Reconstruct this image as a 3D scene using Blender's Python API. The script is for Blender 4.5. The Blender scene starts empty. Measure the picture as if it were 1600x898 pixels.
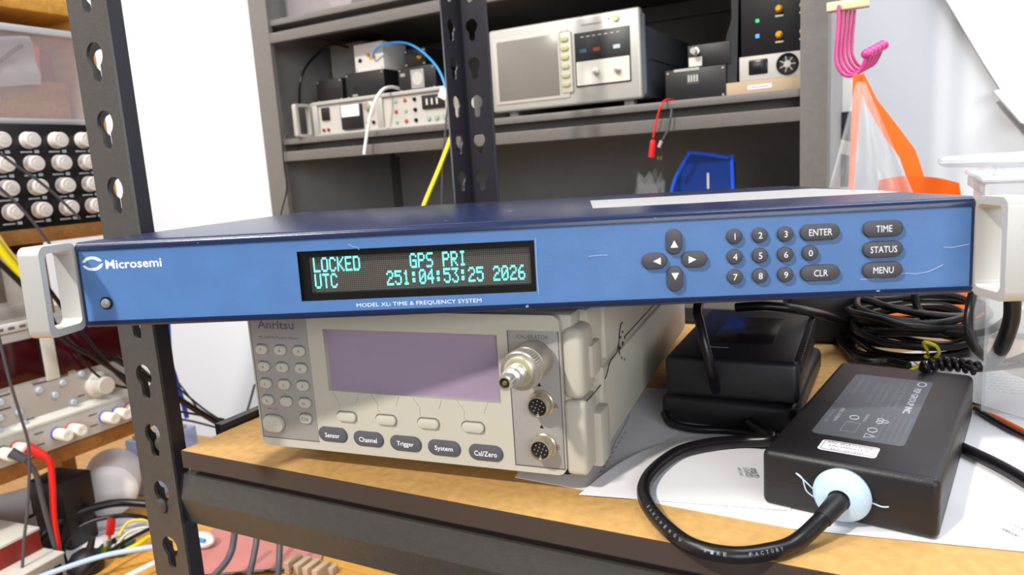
import bpy, bmesh, math, random
from mathutils import Vector, Matrix
from mathutils.geometry import tessellate_polygon
SC = bpy.context.scene
COL = SC.collection
MM = 0.001
# ------------------------------------------------------------------ camera (all modelling lengths are in millimetres, z = 0 is the shelf top)
FPX, PITCH, ROLL, EYE = 1133.3, 0.16862, 0.06362, 175.5
cp, sp, cr, sr = math.cos(PITCH), math.sin(PITCH), math.cos(ROLL), math.sin(ROLL)
FWD = Vector((0, cp, -sp)); _r = Vector((1, 0, 0)); _d = FWD.cross(_r)
RGT = cr*_r + sr*_d; DWN = -sr*_r + cr*_d
EYEP = Vector((0, 0, EYE))
cam = bpy.data.cameras.new('camera'); camo = bpy.data.objects.new('camera', cam); COL.objects.link(camo)
camo.matrix_world = Matrix(((RGT.x, -DWN.x, -FWD.x, 0), (RGT.y, -DWN.y, -FWD.y, 0), (RGT.z, -DWN.z, -FWD.z, EYE*MM), (0, 0, 0, 1)))
cam.sensor_width = 36; cam.lens = 36*FPX/1600; cam.clip_start = 0.01
cam.dof.use_dof = True; cam.dof.focus_distance = 0.42; cam.dof.aperture_fstop = 14
SC.camera = camo
SC.view_settings.view_transform = 'Standard'; SC.view_settings.look = 'None'
SC.view_settings.gamma = 1; SC.view_settings.use_curve_mapping = False
SC.view_settings.exposure = 0.0
# ------------------------------------------------------------------ light
world = bpy.data.worlds.new('room_air'); SC.world = world; world.use_nodes = True
world.node_tree.nodes['Background'].inputs[0].default_value = (0.86, 0.90, 1.0, 1)
world.node_tree.nodes['Background'].inputs[1].default_value = 0.30
def area(name, loc, target, size, power, color, sy=None):
    l = bpy.data.lights.new(name, 'AREA'); l.energy = power; l.color = color; l.size = size
    if sy: l.shape = 'RECTANGLE'; l.size_y = sy
    else: l.shape = 'DISK'
    o = bpy.data.objects.new(name, l); COL.objects.link(o); o.location = loc
    o.rotation_euler = (Vector(target)-Vector(loc)).to_track_quat('-Z', 'Y').to_euler()
    return o
KD = Vector((0.460, 0.529, -0.713))
KT = Vector((-0.20, 0.37, 0.13))
area('desk_lamp_light', KT-KD*2.2, KT, 0.13, 52, (1.0, 0.955, 0.88))
area('rear_fill_light', (0.5, -2.3, 0.75), (0.1, 1.0, 0.15), 1.8, 44, (0.92, 0.96, 1.0), 1.0)  # added broad fill from behind the camera, no window known there
area('wall_fill_light', (0.95, 0.35, 1.6), (0.75, 1.3, 0.2), 1.4, 26, (0.93, 0.96, 1.0), 0.5)  # added fill that brightens the right part of the wall
area('wall_fill_light', (-1.15, 0.35, 1.7), (-0.95, 1.2, -0.1), 1.2, 36, (1.0, 0.97, 0.93), 0.5)  # added fill that brightens the left wall and the bench
# ------------------------------------------------------------------ frames: S = the steel rack, X = clock unit, M = power meter, C = grey cabinet
def rotz(a): return Matrix.Rotation(a, 3, 'Z')
YS = -0.49072
FS = (Vector((-238.45, 469.6, 0)), rotz(YS))
XA, XB, XC = -0.10287, -0.02073, 0.00375
FX = (Vector((-5.68, 345.0, 105.2)), rotz(XA) @ Matrix.Rotation(XB, 3, 'X') @ Matrix.Rotation(XC, 3, 'Y'))
FM = (Vector((-162.58, 434.86, 0)), rotz(-0.38675))
def ray(px, py): return RGT*((px-800)/FPX) + DWN*((py-449)/FPX) + FWD
def hit(F, axis, val, px, py):          # a picture direction met with a plane of frame F, answered in that frame's own millimetres
    R = F[1]; n = R.col[axis]; d = ray(px, py); P = F[0] + n*val
    Q = EYEP + d*((P-EYEP).dot(n)/d.dot(n))
    return R.transposed() @ (Q - F[0])
_p = FS[0] + FS[1] @ hit(FS, 1, 700, 386, 0); _p.z = 0
FC = (_p, rotz(-math.radians(29.4)))
def fz(F, px, py, z=0): return hit(F, 2, z, px, py)
def fy(F, px, py, y=0): return hit(F, 1, y, px, py)
def fx(F, px, py, x=0): return hit(F, 0, x, px, py)
# ------------------------------------------------------------------ materials
def lin(h):
    if isinstance(h, str):
        c = [int(h[i:i+2], 16)/255 for i in (0, 2, 4)]
        return tuple((x/12.92 if x <= .04045 else ((x+.055)/1.055)**2.4) for x in c)
    return h
MATS = {}
def mat(name, col, rough=.5, metal=0, var=0, vscale=30, bump=0, bscale=200, spec=.5, trans=0, alpha=1, emit=None, estr=0, coat=0, ior=1.45, sss=0, stretch=None):
    if name in MATS: return MATS[name]
    m = bpy.data.materials.new(name); MATS[name] = m; m.use_nodes = True
    nt = m.node_tree; b = nt.nodes['Principled BSDF']; N = nt.nodes.new; L = nt.links.new
    c = lin(col)
    b.inputs['Base Color'].default_value = (*c, 1); b.inputs['Roughness'].default_value = rough; b.inputs['Metallic'].default_value = metal
    b.inputs['Specular IOR Level'].default_value = spec; b.inputs['Transmission Weight'].default_value = trans
    b.inputs['Alpha'].default_value = alpha; b.inputs['Coat Weight'].default_value = coat; b.inputs['IOR'].default_value = ior
    if sss: b.inputs['Subsurface Weight'].default_value = sss; b.inputs['Subsurface Radius'].default_value = (.01, .01, .01)
    if emit: b.inputs['Emission Color'].default_value = (*lin(emit), 1); b.inputs['Emission Strength'].default_value = estr
    tc = N('ShaderNodeTexCoord')
    mp = N('ShaderNodeMapping'); L(tc.outputs['Object'], mp.inputs['Vector'])
    if stretch: mp.inputs['Scale'].default_value = stretch
    if var:
        n = N('ShaderNodeTexNoise'); n.inputs['Scale'].default_value = vscale; n.inputs['Detail'].default_value = 5
        r = N('ShaderNodeValToRGB'); e = r.color_ramp.elements
        e[0].position = .3; e[1].position = .7
        e[0].color = (*[x*(1-var) for x in c], 1); e[1].color = (*[min(1, x*(1+var)) for x in c], 1)
        L(mp.outputs[0], n.inputs['Vector']); L(n.outputs['Fac'], r.inputs[0]); L(r.outputs[0], b.inputs['Base Color'])
    if bump:
        n = N('ShaderNodeTexNoise'); n.inputs['Scale'].default_value = bscale; n.inputs['Detail'].default_value = 3
        u = N('ShaderNodeBump'); u.inputs['Strength'].default_value = bump; u.inputs['Distance'].default_value = .0006
        L(mp.outputs[0], n.inputs['Vector']); L(n.outputs['Fac'], u.inputs['Height']); L(u.outputs[0], b.inputs['Normal'])
    return m
def worn(name, col, chip, rough, bump=.3, bscale=900, thr=.70, chipscale=160):
    m = mat(name, col, rough, bump=bump, bscale=bscale); nt = m.node_tree; N = nt.nodes.new; L = nt.links.new; b = nt.nodes['Principled BSDF']
    tc = N('ShaderNodeTexCoord'); n = N('ShaderNodeTexNoise'); n.inputs['Scale'].default_value = chipscale; n.inputs['Detail'].default_value = 2
    r = N('ShaderNodeValToRGB'); r.color_ramp.elements[0].position = thr; r.color_ramp.elements[1].position = thr+.02
    mx = N('ShaderNodeMix'); mx.data_type = 'RGBA'; mx.inputs['A'].default_value = (*lin(col), 1); mx.inputs['B'].default_value = (*lin(chip), 1)
    L(tc.outputs['Object'], n.inputs['Vector']); L(n.outputs['Fac'], r.inputs[0]); L(r.outputs[0], mx.inputs['Factor']); L(mx.outputs['Result'], b.inputs['Base Color'])
    return m
M_NAVY = worn('navy_powder_coat', '1c2748', '9aa6bd', .24, .07, 1400, .735, 130)
M_BLUE = mat('blue_satin_overlay', '4f76ac', .42, var=.05, vscale=60, bump=.08, bscale=900)
M_ALU = mat('satin_aluminium', 'cbc8c2', .42, .4, bump=.12, bscale=700, stretch=(1, 1, 8))
M_KEY = mat('dark_grey_rubber_key', '45454b', .5, bump=.1)
M_WHITEINK = mat('white_ink', 'e9ecf2', .6)
M_BLACKGLASS = mat('black_display_surround', '15120f', .22)
M_SMOKE = mat('display_mesh_grey', '7d776e', .35)
M_VFD = mat('vacuum_fluorescent_glow', '30d8d0', .5, emit='72f4ec', estr=2.7)
M_DUST = mat('pale_scratch', 'a9c0dc', .7)
M_FOIL = mat('silver_label', 'b5b3b4', .45, .15)
M_BEIGE = mat('warm_grey_plastic', 'bdb8a9', .5, bump=.15, bscale=1200)
M_BEIGE2 = mat('grey_plastic_panel', '9c9792', .55, bump=.1, bscale=1200)
M_BEIGEKEY = mat('ivory_key', 'c0bcad', .5)
M_LCD = mat('lilac_unlit_screen', '9c8a9e', .2, spec=.6)
M_OVAL = mat('charcoal_oval_key', '55555b', .5)
M_GREYINK = mat('grey_ink', '5d5a62', .6)
M_PURPLEINK = mat('plum_ink', '6e5a70', .6)
M_STEEL = mat('polished_steel', 'd8d4cc', .3, .8)
M_STEELR = mat('ground_steel', 'c2bcb2', .36, .85)
M_BRASS = mat('brass', 'd0a840', .3, 1)
M_GOLD = mat('gold_plating', 'e8a91c', .3, .7)
M_SOCKET = mat('black_socket_insert', '1b1716', .5)
M_MDF = mat('brown_hardboard', 'c49a5c', .62, var=.13, vscale=160, bump=.12, bscale=900)
M_RACKPAINT = mat('charcoal_rack_paint', '403d3a', .42, var=.08, vscale=200, bump=.35, bscale=900)
M_RACKDARK = mat('black_rack_paint_and_lip_shade', '24232a', .4, bump=.3, bscale=900)
M_CAB = mat('hammered_grey_paint', '6c6864', .42, var=.06, vscale=120, bump=.35, bscale=700)
M_CABIN = mat('grey_cabinet_sheet', '9b9895', .55, var=.05, vscale=20)
M_BLK = mat('black_plastic', '1d1b1d', .42, bump=.25, bscale=1500)
M_BLK2 = mat('black_gloss_plastic', '161517', .25)
M_CABLE = mat('black_cable_jacket', '151315', .32)
M_GREYCABLE = mat('grey_cable_jacket', '4c4a50', .45)
M_GLUE = mat('pale_blue_hot_glue', 'b9d3e8', .28, sss=.4, coat=.3)
M_LABELGREY = mat('slate_rating_label', '5a6068', .45)
M_PAPER = mat('white_paper', 'efedf0', .75)
M_INK = mat('paper_print', '5a5666', .8)
M_WALL = mat('white_painted_wall', 'e9ebef', .8, var=.01, vscale=4)
M_WALLR = mat('white_panel_face', 'f4f4f4', .7)
M_FLOOR = mat('grey_vinyl_floor', '77716a', .6, var=.1, vscale=12)
M_PINE = mat('varnished_pine', 'd39a45', .45, var=.16, vscale=14, stretch=(1, 12, 12))
M_PINED = mat('brown_pine', '9c6a36', .5, var=.16, vscale=14, stretch=(1, 12, 12))
M_WHITE = mat('white_plastic', 'eceae8', .4)
M_IVORY = mat('ivory_binding_post', 'e9e6d6', .35)
M_RED = mat('red_plastic', 'e0201c', .35)
M_REDGLASS = mat('dark_red_window', '3a0d10', .12)
M_REDPAINT = mat('dark_red_box_paint', '8a2a20', .4, var=.2, vscale=40)
M_PSU = mat('grey_instrument_paint', 'bab4ac', .5, bump=.1)
M_PSUL = mat('pale_instrument_paint', 'd3cfc4', .5)
M_BTN = mat('pale_blue_button', 'b4c2cc', .4)
M_KNOB = mat('cream_round_knob', 'd9cfc8', .45)
M_PANELBLK = mat('black_panel', '0f0e11', .4)
M_SILVER = mat('silver_instrument_frame', 'b7b5ae', .4, .3)
M_SCREENG = mat('grey_screen', '7a756e', .25)
M_PINK = mat('pink_hook_enamel', 'd23a86', .22, coat=.4)
M_ORANGE = mat('orange_fabric', 'f2660a', .7, bump=.2, bscale=600)
M_YELLOW = mat('yellow_cable', 'f0e010', .35)
M_BLUEC = mat('sky_blue_cable', '3a93dd', .4)
M_ROYAL = mat('royal_blue_cable', '2448c8', .4)
M_CARTON = mat('tan_carton', 'b79f84', .7, var=.05)
M_PINKSHEET = mat('salmon_sheet', 'c07a72', .5, var=.12, vscale=9)
M_GREENPCB = mat('green_circuit_board', '1b5e46', .4)
M_BLUEBIN = mat('translucent_blue_plastic', '1d449e', .2, alpha=.6)
def clear(name, col, alpha, rough=.12):
    return mat(name, col, rough, alpha=alpha, spec=.7)
M_CLEAR = clear('clear_plastic', 'dfe3e6', .28)
M_FILM = clear('clear_bag_film', 'e6ebee', .17, .15)
M_LID = clear('frosted_lid', 'e4e7ec', .5, .25)
M_BIN = clear('hazy_bin_plastic', 'd6c9cc', .2, .12)
# ------------------------------------------------------------------ mesh builder
class MB:
    def __init__(s): s.bm = bmesh.new(); s.T = Matrix.Identity(4)
    def _v(s, p): return s.bm.verts.new((s.T @ Vector(p))*MM)
    def box(s, x0, x1, y0, y1, z0, z1, bev=0, seg=2):
        v = [s._v((x, y, z)) for x in (x0, x1) for y in (y0, y1) for z in (z0, z1)]
        fs = [s.bm.faces.new([v[i] for i in q]) for q in ((0, 1, 3, 2), (4, 6, 7, 5), (0, 4, 5, 1), (2, 3, 7, 6), (0, 2, 6, 4), (1, 5, 7, 3))]
        if bev:
            bmesh.ops.bevel(s.bm, geom=list({e for f in fs for e in f.edges}), offset=bev*MM, segments=seg, affect='EDGES', profile=.5)
        return s
    def lathe(s, prof, o=(0, 0, 0), ax=(0, 0, 1), n=24, cap=True):   # prof = [(radius, distance along the axis)]
        o = Vector(o); ax = Vector(ax).normalized(); a = ax.orthogonal().normalized(); b = ax.cross(a); rings = []
        for r, t in prof:
            rings.append([s._v(o+ax*t+(a*math.cos(6.28319*i/n)+b*math.sin(6.28319*i/n))*max(r, .001)) for i in range(n)])
        for q, p in zip(rings, rings[1:]):
            for i in range(n): s.bm.faces.new((q[i], q[(i+1) % n], p[(i+1) % n], p[i]))
        if cap: s.bm.faces.new(rings[0][::-1]); s.bm.faces.new(rings[-1])
        return s
    def cyl(s, p0, p1, r0, r1=None, n=20):
        d = Vector(p1)-Vector(p0); return s.lathe([(r0, 0), (r0 if r1 is None else r1, d.length)], p0, d, n)
    def ball(s, c, r, sx=1, sy=1, sz=1, n=16):
        k = n//2; rings = []
        for j in range(1, k):
            t = math.pi*j/k
            rings.append([s._v((c[0]+sx*r*math.sin(t)*math.cos(6.28319*i/n), c[1]+sy*r*math.sin(t)*math.sin(6.28319*i/n), c[2]+sz*r*math.cos(t))) for i in range(n)])
        a = s._v((c[0], c[1], c[2]+sz*r)); b = s._v((c[0], c[1], c[2]-sz*r))
        for i in range(n): s.bm.faces.new((a, rings[0][i], rings[0][(i+1) % n])); s.bm.faces.new((b, rings[-1][(i+1) % n], rings[-1][i]))
        for q, p in zip(rings, rings[1:]):
            for i in range(n): s.bm.faces.new((q[i], p[i], p[(i+1) % n], q[(i+1) % n]))
        return s
    def tube(s, pts, r, n=10, closed=False, smooth=8, sq=1, taper=None):
        P = [Vector(p) for p in pts]
        if smooth:
            Q = []; m = len(P)
            for i in range(m if closed else m-1):
                g = (lambda k: P[k % m]) if closed else (lambda k: P[min(max(k, 0), m-1)])
                a, b, c, d = g(i-1), g(i), g(i+1), g(i+2)
                for k in range(smooth):
                    t = k/smooth
                    Q.append(.5*((2*b)+(c-a)*t+(2*a-5*b+4*c-d)*t*t+(3*b-a-3*c+d)*t**3))
            if not closed: Q.append(P[-1])
            P = Q
        m = len(P); rings = []; prev = None
        for i, p in enumerate(P):
            t = ((P[(i+1) % m]-P[i-1]) if closed else (P[min(i+1, m-1)]-P[max(i-1, 0)])).normalized()
            if prev is None: a = t.orthogonal().normalized()
            else:
                a = prev-t*prev.dot(t); a = a.normalized() if a.length > 1e-6 else t.orthogonal().normalized()
            prev = a; b = t.cross(a); rr = r if taper is None else r*taper(i/(m-1))
            rings.append([s._v(p+(a*math.cos(6.28319*k/n)+b*sq*math.sin(6.28319*k/n))*rr) for k in range(n)])
        for i in range(m if closed else m-1):
            q, w = rings[i], rings[(i+1) % m]
            for k in range(n): s.bm.faces.new((q[k], q[(k+1) % n], w[(k+1) % n], w[k]))
        if not closed: s.bm.faces.new(rings[0][::-1]); s.bm.faces.new(rings[-1])
        return s
    def prism(s, pts, d):               # closed outline of 3-D points pushed along the vector d
        d = Vector(d); a = [s._v(p) for p in pts]; b = [s._v(Vector(p)+d) for p in pts]; n = len(pts)
        tri = tessellate_polygon([[Vector(p) for p in pts]])
        for t in tri: s.bm.faces.new([a[i] for i in t]); s.bm.faces.new([b[i] for i in t][::-1])
        for i in range(n): s.bm.faces.new((a[i], a[(i+1) % n], b[(i+1) % n], b[i]))
        return s
    def grid(s, f, nu, nv, thick=0):
        g = [[s._v(f(i/nu, j/nv)) for j in range(nv+1)] for i in range(nu+1)]
        fs = [s.bm.faces.new((g[i][j], g[i+1][j], g[i+1][j+1], g[i][j+1])) for i in range(nu) for j in range(nv)]
        if thick:
            bmesh.ops.recalc_face_normals(s.bm, faces=fs)
            bmesh.ops.solidify(s.bm, geom=fs, thickness=thick*MM)
        return s
def finish(me, ma, smooth=35):
    me.materials.append(ma)
    if smooth:
        me.shade_smooth(); me.set_sharp_from_angle(angle=math.radians(smooth))
def P(parent, name, mb, ma, label=None, smooth=35, loc=None):
    if isinstance(mb, MB):
        bmesh.ops.recalc_face_normals(mb.bm, faces=mb.bm.faces)
        me = bpy.data.meshes.new(name); mb.bm.to_mesh(me); mb.bm.free(); finish(me, ma, smooth)
    else: me = mb
    o = bpy.data.objects.new(name, me); COL.objects.link(o)
    if parent: o.parent = parent
    if loc: o.location = Vector(loc)*MM
    if label: o['label'] = label
    return o
def tag(o, label, cat, group=None):
    o['label'] = label; o['category'] = cat
    if group: o['group'] = group
    return o
def T(name, label, cat, F=None, loc=(0, 0, 0), yaw=0, group=None):      # an Empty that stands at a point of frame F
    o = bpy.data.objects.new(name, None); COL.objects.link(o); o.empty_display_size = .02
    R = F[1] if F else Matrix.Identity(3); o0 = F[0] if F else Vector()
    M = (R @ rotz(yaw)).to_4x4(); M.translation = (o0 + R @ Vector(loc))*MM
    o.matrix_world = M
    return tag(o, label, cat, group)
def S(name, mb, ma, label, cat, F=None, group=None, smooth=35):       # a thing that is one mesh, built in frame F
    o = P(None, name, mb, ma, smooth=smooth)
    if F: M = F[1].to_4x4(); M.translation = F[0]*MM; o.matrix_world = M
    return tag(o, label, cat, group)
def struct(name, mb, ma, F=None):
    o = P(None, name, mb, ma)
    if F: M = F[1].to_4x4(); M.translation = F[0]*MM; o.matrix_world = M
    o['kind'] = 'structure'; return o
def reorigin(o):                      # put a world-built mesh's origin at its own base
    me = o.data; c = [v.co for v in me.vertices]
    lo = Vector((sum(p.x for p in c)/len(c), sum(p.y for p in c)/len(c), min(p.z for p in c)))
    me.transform(Matrix.Translation(-lo)); o.matrix_world = o.matrix_world @ Matrix.Translation(lo)
    return o
def curve_mesh(cu, name, ma, Tm, sm=0):
    o = bpy.data.objects.new('tmp', cu); COL.objects.link(o)
    bpy.context.view_layer.update()
    dg = bpy.context.evaluated_depsgraph_get()
    me = bpy.data.meshes.new_from_object(o.evaluated_get(dg)); bpy.data.objects.remove(o); bpy.data.curves.remove(cu)
    me.name = name; me.transform(Tm); me.materials.clear(); finish(me, ma, sm); return me
FRONT = Matrix(((1, 0, 0, 0), (0, 0, -1, 0), (0, 1, 0, 0), (0, 0, 0, 1)))      # flat xy outline stood up to face -y
SIDE = Matrix(((0, 0, -1, 0), (-1, 0, 0, 0), (0, 1, 0, 0), (0, 0, 0, 1)))
def text(parent, s, x, y, z, h, ma, name='lettering', w=None, align='CENTER', rot=None, res=2, bold=0, shear=0, depth=.06):
    cu = bpy.data.curves.new('t', 'FONT'); cu.body = s; cu.size = 1; cu.align_x = align; cu.resolution_u = res; cu.offset = bold; cu.shear = shear
    cu.align_y = 'CENTER'; cu.extrude = 0
    me = curve_mesh(cu, name, ma, Matrix.Identity(4))
    xs = [v.co.x for v in me.vertices]; ys = [v.co.y for v in me.vertices]
    W_, H_ = max(xs)-min(xs), max(ys)-min(ys); cx, cy = (max(xs)+min(xs))/2, (max(ys)+min(ys))/2
    ky = h/H_; kx = (w/W_ if w else ky)
    off = 0 if align == 'CENTER' else W_/2*kx
    M = Matrix.Translation(Vector((x, y, z))*MM) @ (rot or FRONT) @ Matrix.Translation((off*MM, 0, depth*MM)) @ Matrix.Diagonal((kx*MM, ky*MM, 1, 1)) @ Matrix.Translation((-cx, -cy, 0))
    me.transform(M)
    return P(parent, name, me, ma)
def plate(name, outline, holes, th, ma, Tm=FRONT):      # flat plate with real holes, th thick behind its face
    cu = bpy.data.curves.new('p', 'CURVE'); cu.dimensions = '2D'; cu.fill_mode = 'BOTH'; cu.extrude = th*MM/2
    for loop in [outline]+holes:
        sp_ = cu.splines.new('POLY'); sp_.points.add(len(loop)-1); sp_.use_cyclic_u = True
        for p, q in zip(sp_.points, loop): p.co = (q[0]*MM, q[1]*MM, 0, 1)
    return curve_mesh(cu, name, ma, Tm)
def pill(cx, cz, w, h, y0, y1, bev=.5, n=10):
    r = min(w, h)/2; pts = []
    for a0, ox, oz in ((0, w/2-r, h/2-r), (90, -w/2+r, h/2-r), (180, -w/2+r, -h/2+r), (270, w/2-r, -h/2+r)):
        for k in range(n+1):
            t = math.radians(a0+90*k/n); pts.append((ox+r*math.cos(t), oz+r*math.sin(t)))
    Q = []
    for p in pts:
        if not Q or (Vector(p)-Vector(Q[-1])).length > 1e-4: Q.append(p)
    if (Vector(Q[0])-Vector(Q[-1])).length < 1e-4: Q.pop()
    return [(cx+p[0], cz+p[1]) for p in Q]
def key(cx, cz, w, h, y0, y1, bev=.6):        # rounded key standing out from y0 to y1 (y1 < y0)
    mb = MB(); L0 = pill(cx, cz, w, h, 0, 0)
    rings = []
    for ins, y in ((0, y0), (0, y1+bev), (bev*.3, y1+bev*.3), (bev, y1)):
        kx, kz = (w-2*ins)/w, (h-2*ins)/h
        rings.append([mb._v((cx+(p[0]-cx)*kx, y, cz+(p[1]-cz)*kz)) for p in L0])
    n = len(L0)
    for a, b in zip(rings, rings[1:]):
        for i in range(n): mb.bm.faces.new((a[i], a[(i+1) % n], b[(i+1) % n], b[i]))
    mb.bm.faces.new(rings[-1]); mb.bm.faces.new(rings[0][::-1])
    return mb
def loftpath(F, pts):                 # [(px, py, axis, value)] -> points in frame F, each on its own plane
    return [hit(F, a, val, x, y) for x, y, a, val in pts]
# ================================================================== THE ROOM
struct('floor', MB().box(-3500, 3500, -3000, 1300, -960, -950), M_FLOOR, FS)
struct('wall_back', MB().box(-3500, 3500, 1180, 1260, -950, 1900), M_WALL, FS)
struct('wall_left', MB().box(-1900, -1820, -3000, 1180, -950, 1900), M_WALL, FS)
struct('baseboard_back', MB().box(-1820, 3500, 1168, 1180, -950, -870), M_WHITE, FS)
# ================================================================== STEEL RACK (frame S)
def keyhole(cx, cz, k=1):
    pts = []; R_, r_, d = 7.9*k, 4.2*k, 12.4*k
    a0 = math.asin(r_/R_)
    for i in range(15):
        a = -math.pi/2+a0+(2*math.pi-2*a0)*i/14; pts.append((cx+R_*math.cos(a), cz+R_*math.sin(a)))
    for i in range(7):
        a = math.pi+math.pi*i/6; pts.append((cx-r_*math.cos(a)*-1, cz-d+r_*math.sin(a)))
    return pts
def flange(x0, x1, zc, z0, z1, cx, side=False, Tm=FRONT):
    holes = [keyhole(cx, zc+41.75*k) for k in range(-40, 40) if z0+22 < zc+41.75*k < z1-12]
    return plate('flange', [(x0, z0), (x1, z0), (x1, z1), (x0, z1)], holes, 2.0, M_RACKPAINT, Tm)
SIDEY = Matrix(((0, 0, 1, 0), (1, 0, 0, 0), (0, 1, 0, 0), (0, 0, 0, 1)))     # outline (y, z), thickness along x
rack = T('storage_rack', 'charcoal slotted-angle steel rack with a brown hardboard shelf carrying the meter and power adapters', 'rack', FS)
def post(px_, py_, sx, sy, zc, ma):
    f = flange(-35 if sx < 0 else 0, 0 if sx < 0 else 36, zc, -940, 620, -16.5 if sx < 0 else 17)
    f.materials.clear(); f.materials.append(ma)
    o = P(rack, 'post', f, ma, loc=(px_, py_, 0))
    g = flange(0 if sy > 0 else -36, 36 if sy > 0 else 0, zc, -940, 620, 18*sy, Tm=SIDEY)
    g.materials.clear(); g.materials.append(ma)
    P(o, 'side_flange', g, ma)
    P(o, 'rolled_edge', MB().cyl(((-35 if sx < 0 else 36), 1, -940), ((-35 if sx < 0 else 36), 1, 620), 1.6, n=8), ma)
def front_post(px_):
    f = flange(-36.5, 0, 259, -940, 620, -16.5)
    o = P(rack, 'post', f, M_RACKPAINT, loc=(px_, 0, 0))
    g = flange(0, 36, 259, -940, 620, 18, Tm=Matrix.Translation((-.0355, 0, 0)) @ SIDEY)
    P(o, 'side_flange', g, M_RACKPAINT)
    P(o, 'return_lip', MB().box(-2, 0, 1, 10.5, -940, 620), M_RACKDARK)  # real lip of the post, its darker colour stands in for shade
front_post(1.5)
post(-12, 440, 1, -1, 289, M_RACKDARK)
post(1160, 0, 1, 1, 259, M_RACKPAINT)
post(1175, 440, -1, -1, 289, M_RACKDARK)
bd = P(rack, 'shelf_board', MB().box(11, 1160, 0.4, 432, -12, 0), M_MDF)
P(bd, 'board_edge', MB().box(11, 1160, -.3, .4, -12, -.15), mat('dark_sawn_edge', '40332b', .7, bump=.3))
fb = MB().prism([(4, y, z) for y, z in ((10, -12.2), (10, -19), (4.5, -19.5), (0.2, -34.5), (0.0, -36), (5.5, -56), (7, -56), (2, -36), (6.5, -21), (36, -21), (36, -12.2))], (1156, 0, 0))
P(rack, 'front_beam', fb, M_RACKPAINT, smooth=20)
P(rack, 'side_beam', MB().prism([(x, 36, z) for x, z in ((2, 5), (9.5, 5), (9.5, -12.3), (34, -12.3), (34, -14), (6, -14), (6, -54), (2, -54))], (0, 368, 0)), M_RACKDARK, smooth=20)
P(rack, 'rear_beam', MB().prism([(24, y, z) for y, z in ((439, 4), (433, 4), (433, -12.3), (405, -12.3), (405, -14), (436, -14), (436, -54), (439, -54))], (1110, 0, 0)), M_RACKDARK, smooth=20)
for zz in (-29,):
    P(rack, 'rivet', MB().lathe([(5, 0), (5, 1.2), (3, 2.4)], (-16, -1, 46-83.5-6), (0, -1, 0), 16), M_RACKPAINT)
P(rack, 'rivet', MB().lathe([(4.6, 0), (4.6, 1.2), (3, 2.2)], (-14, 3, 0), (0, -1, 0), 16), M_RACKPAINT)
# ================================================================== CLOCK UNIT (frame X)
clk = T('clock_unit', 'slim blue rack-mount clock unit with glowing cyan display and silver handles, lying on the meter', 'clock', FX)
prof = [(306, 0), (306, 44), (3, 44), (1.5, 43.6), (.5, 42.7), (0, 41.4), (0, 39.6), (10, 39.6), (10, 3.2), (0, 3.2), (0, 1.8), (.5, .7), (1.8, 0)]
P(clk, 'chassis', MB().prism([(-215.6, y, z) for y, z in prof], (431.2, 0, 0)), M_NAVY, smooth=40)
dark_hole = [(-100, 9.0), (17.4, 9.0), (17.4, 33.9), (-100, 33.9)]
pm = plate('front_panel', [(-215.4, 3.3), (215.4, 3.3), (215.4, 39.5), (-215.4, 39.5)], [dark_hole], 1.0, M_BLUE, Matrix.Translation((0, .0012, 0)) @ FRONT)
fp = P(clk, 'front_panel', pm, M_BLUE)
for xx in (-215.5, 214.6): P(fp, 'panel_edge', MB().box(xx, xx+.9, .35, 1.6, 3.3, 39.5), M_NAVY)
ds = P(clk, 'display_surround', MB().box(-100.5, -96.3, 3.4, 9, 9, 33.9).box(14.9, 17.9, 3.4, 9, 9, 33.9).box(-96.3, 14.9, 3.4, 9, 9, 12.4).box(-96.3, 14.9, 3.4, 9, 30.6, 33.9)
       .box(-100.8, -100, .9, 9.5, 8.4, 34.4).box(17.4, 18, .9, 9.5, 8.4, 34.4).box(-100.5, 18, .9, 9.5, 8.2, 9).box(-100.5, 18, .9, 9.5, 33.9, 34.6), M_BLACKGLASS)
P(ds, 'display_screen', MB().box(-96.4, 15, 6.4, 7.2, 12.3, 30.7), M_SMOKE)
mesh_ = MB()
for i in range(112): mesh_.box(-96.2+i, -96.2+i+.22, 6.28, 6.4, 12.4, 30.6)
for i in range(19): mesh_.box(-96.3, 14.9, 6.3, 6.4, 12.4+i, 12.4+i+.2)
o = P(ds, 'display_grid', mesh_, mat('dark_filament_grid', '37332e', .5), smooth=0); o['kind'] = 'stuff'
G57 = {'L': '1000010000100001000010000100011111'[:0] or ['10000']*6+['11111'], 'O': ['01110']+['10001']*5+['01110'], 'C': ['01110', '10001', '10000', '10000', '10000', '10001', '01110'],
 'K': ['10001', '10010', '10100', '11000', '10100', '10010', '10001'], 'E': ['11111', '10000', '10000', '11110', '10000', '10000', '11111'], 'D': ['11110']+['10001']*5+['11110'],
 'U': ['10001']*6+['01110'], 'T': ['11111']+['00100']*6, 'G': ['01110', '10001', '10000', '10111', '10001', '10001', '01111'], 'P': ['11110', '10001', '10001', '11110', '10000', '10000', '10000'],
 'S': ['01111', '10000', '10000', '01110', '00001', '00001', '11110'], 'R': ['11110', '10001', '10001', '11110', '10100', '10010', '10001'], 'I': ['01110']+['00100']*5+['01110'],
 '0': ['01110', '10001', '10011', '10101', '11001', '10001', '01110'], '1': ['00100', '01100', '00100', '00100', '00100', '00100', '01110'], '2': ['01110', '10001', '00001', '00110', '01000', '10000', '11111'],
 '3': ['11111', '00010', '00100', '00010', '00001', '10001', '01110'], '4': ['00010', '00110', '01010', '10010', '11111', '00010', '00010'], '5': ['11111', '10000', '11110', '00001', '00001', '10001', '01110'],
 '6': ['00110', '01000', '10000', '11110', '10001', '10001', '01110'], ':': ['00000', '01100', '01100', '00000', '01100', '01100', '00000']}
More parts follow.
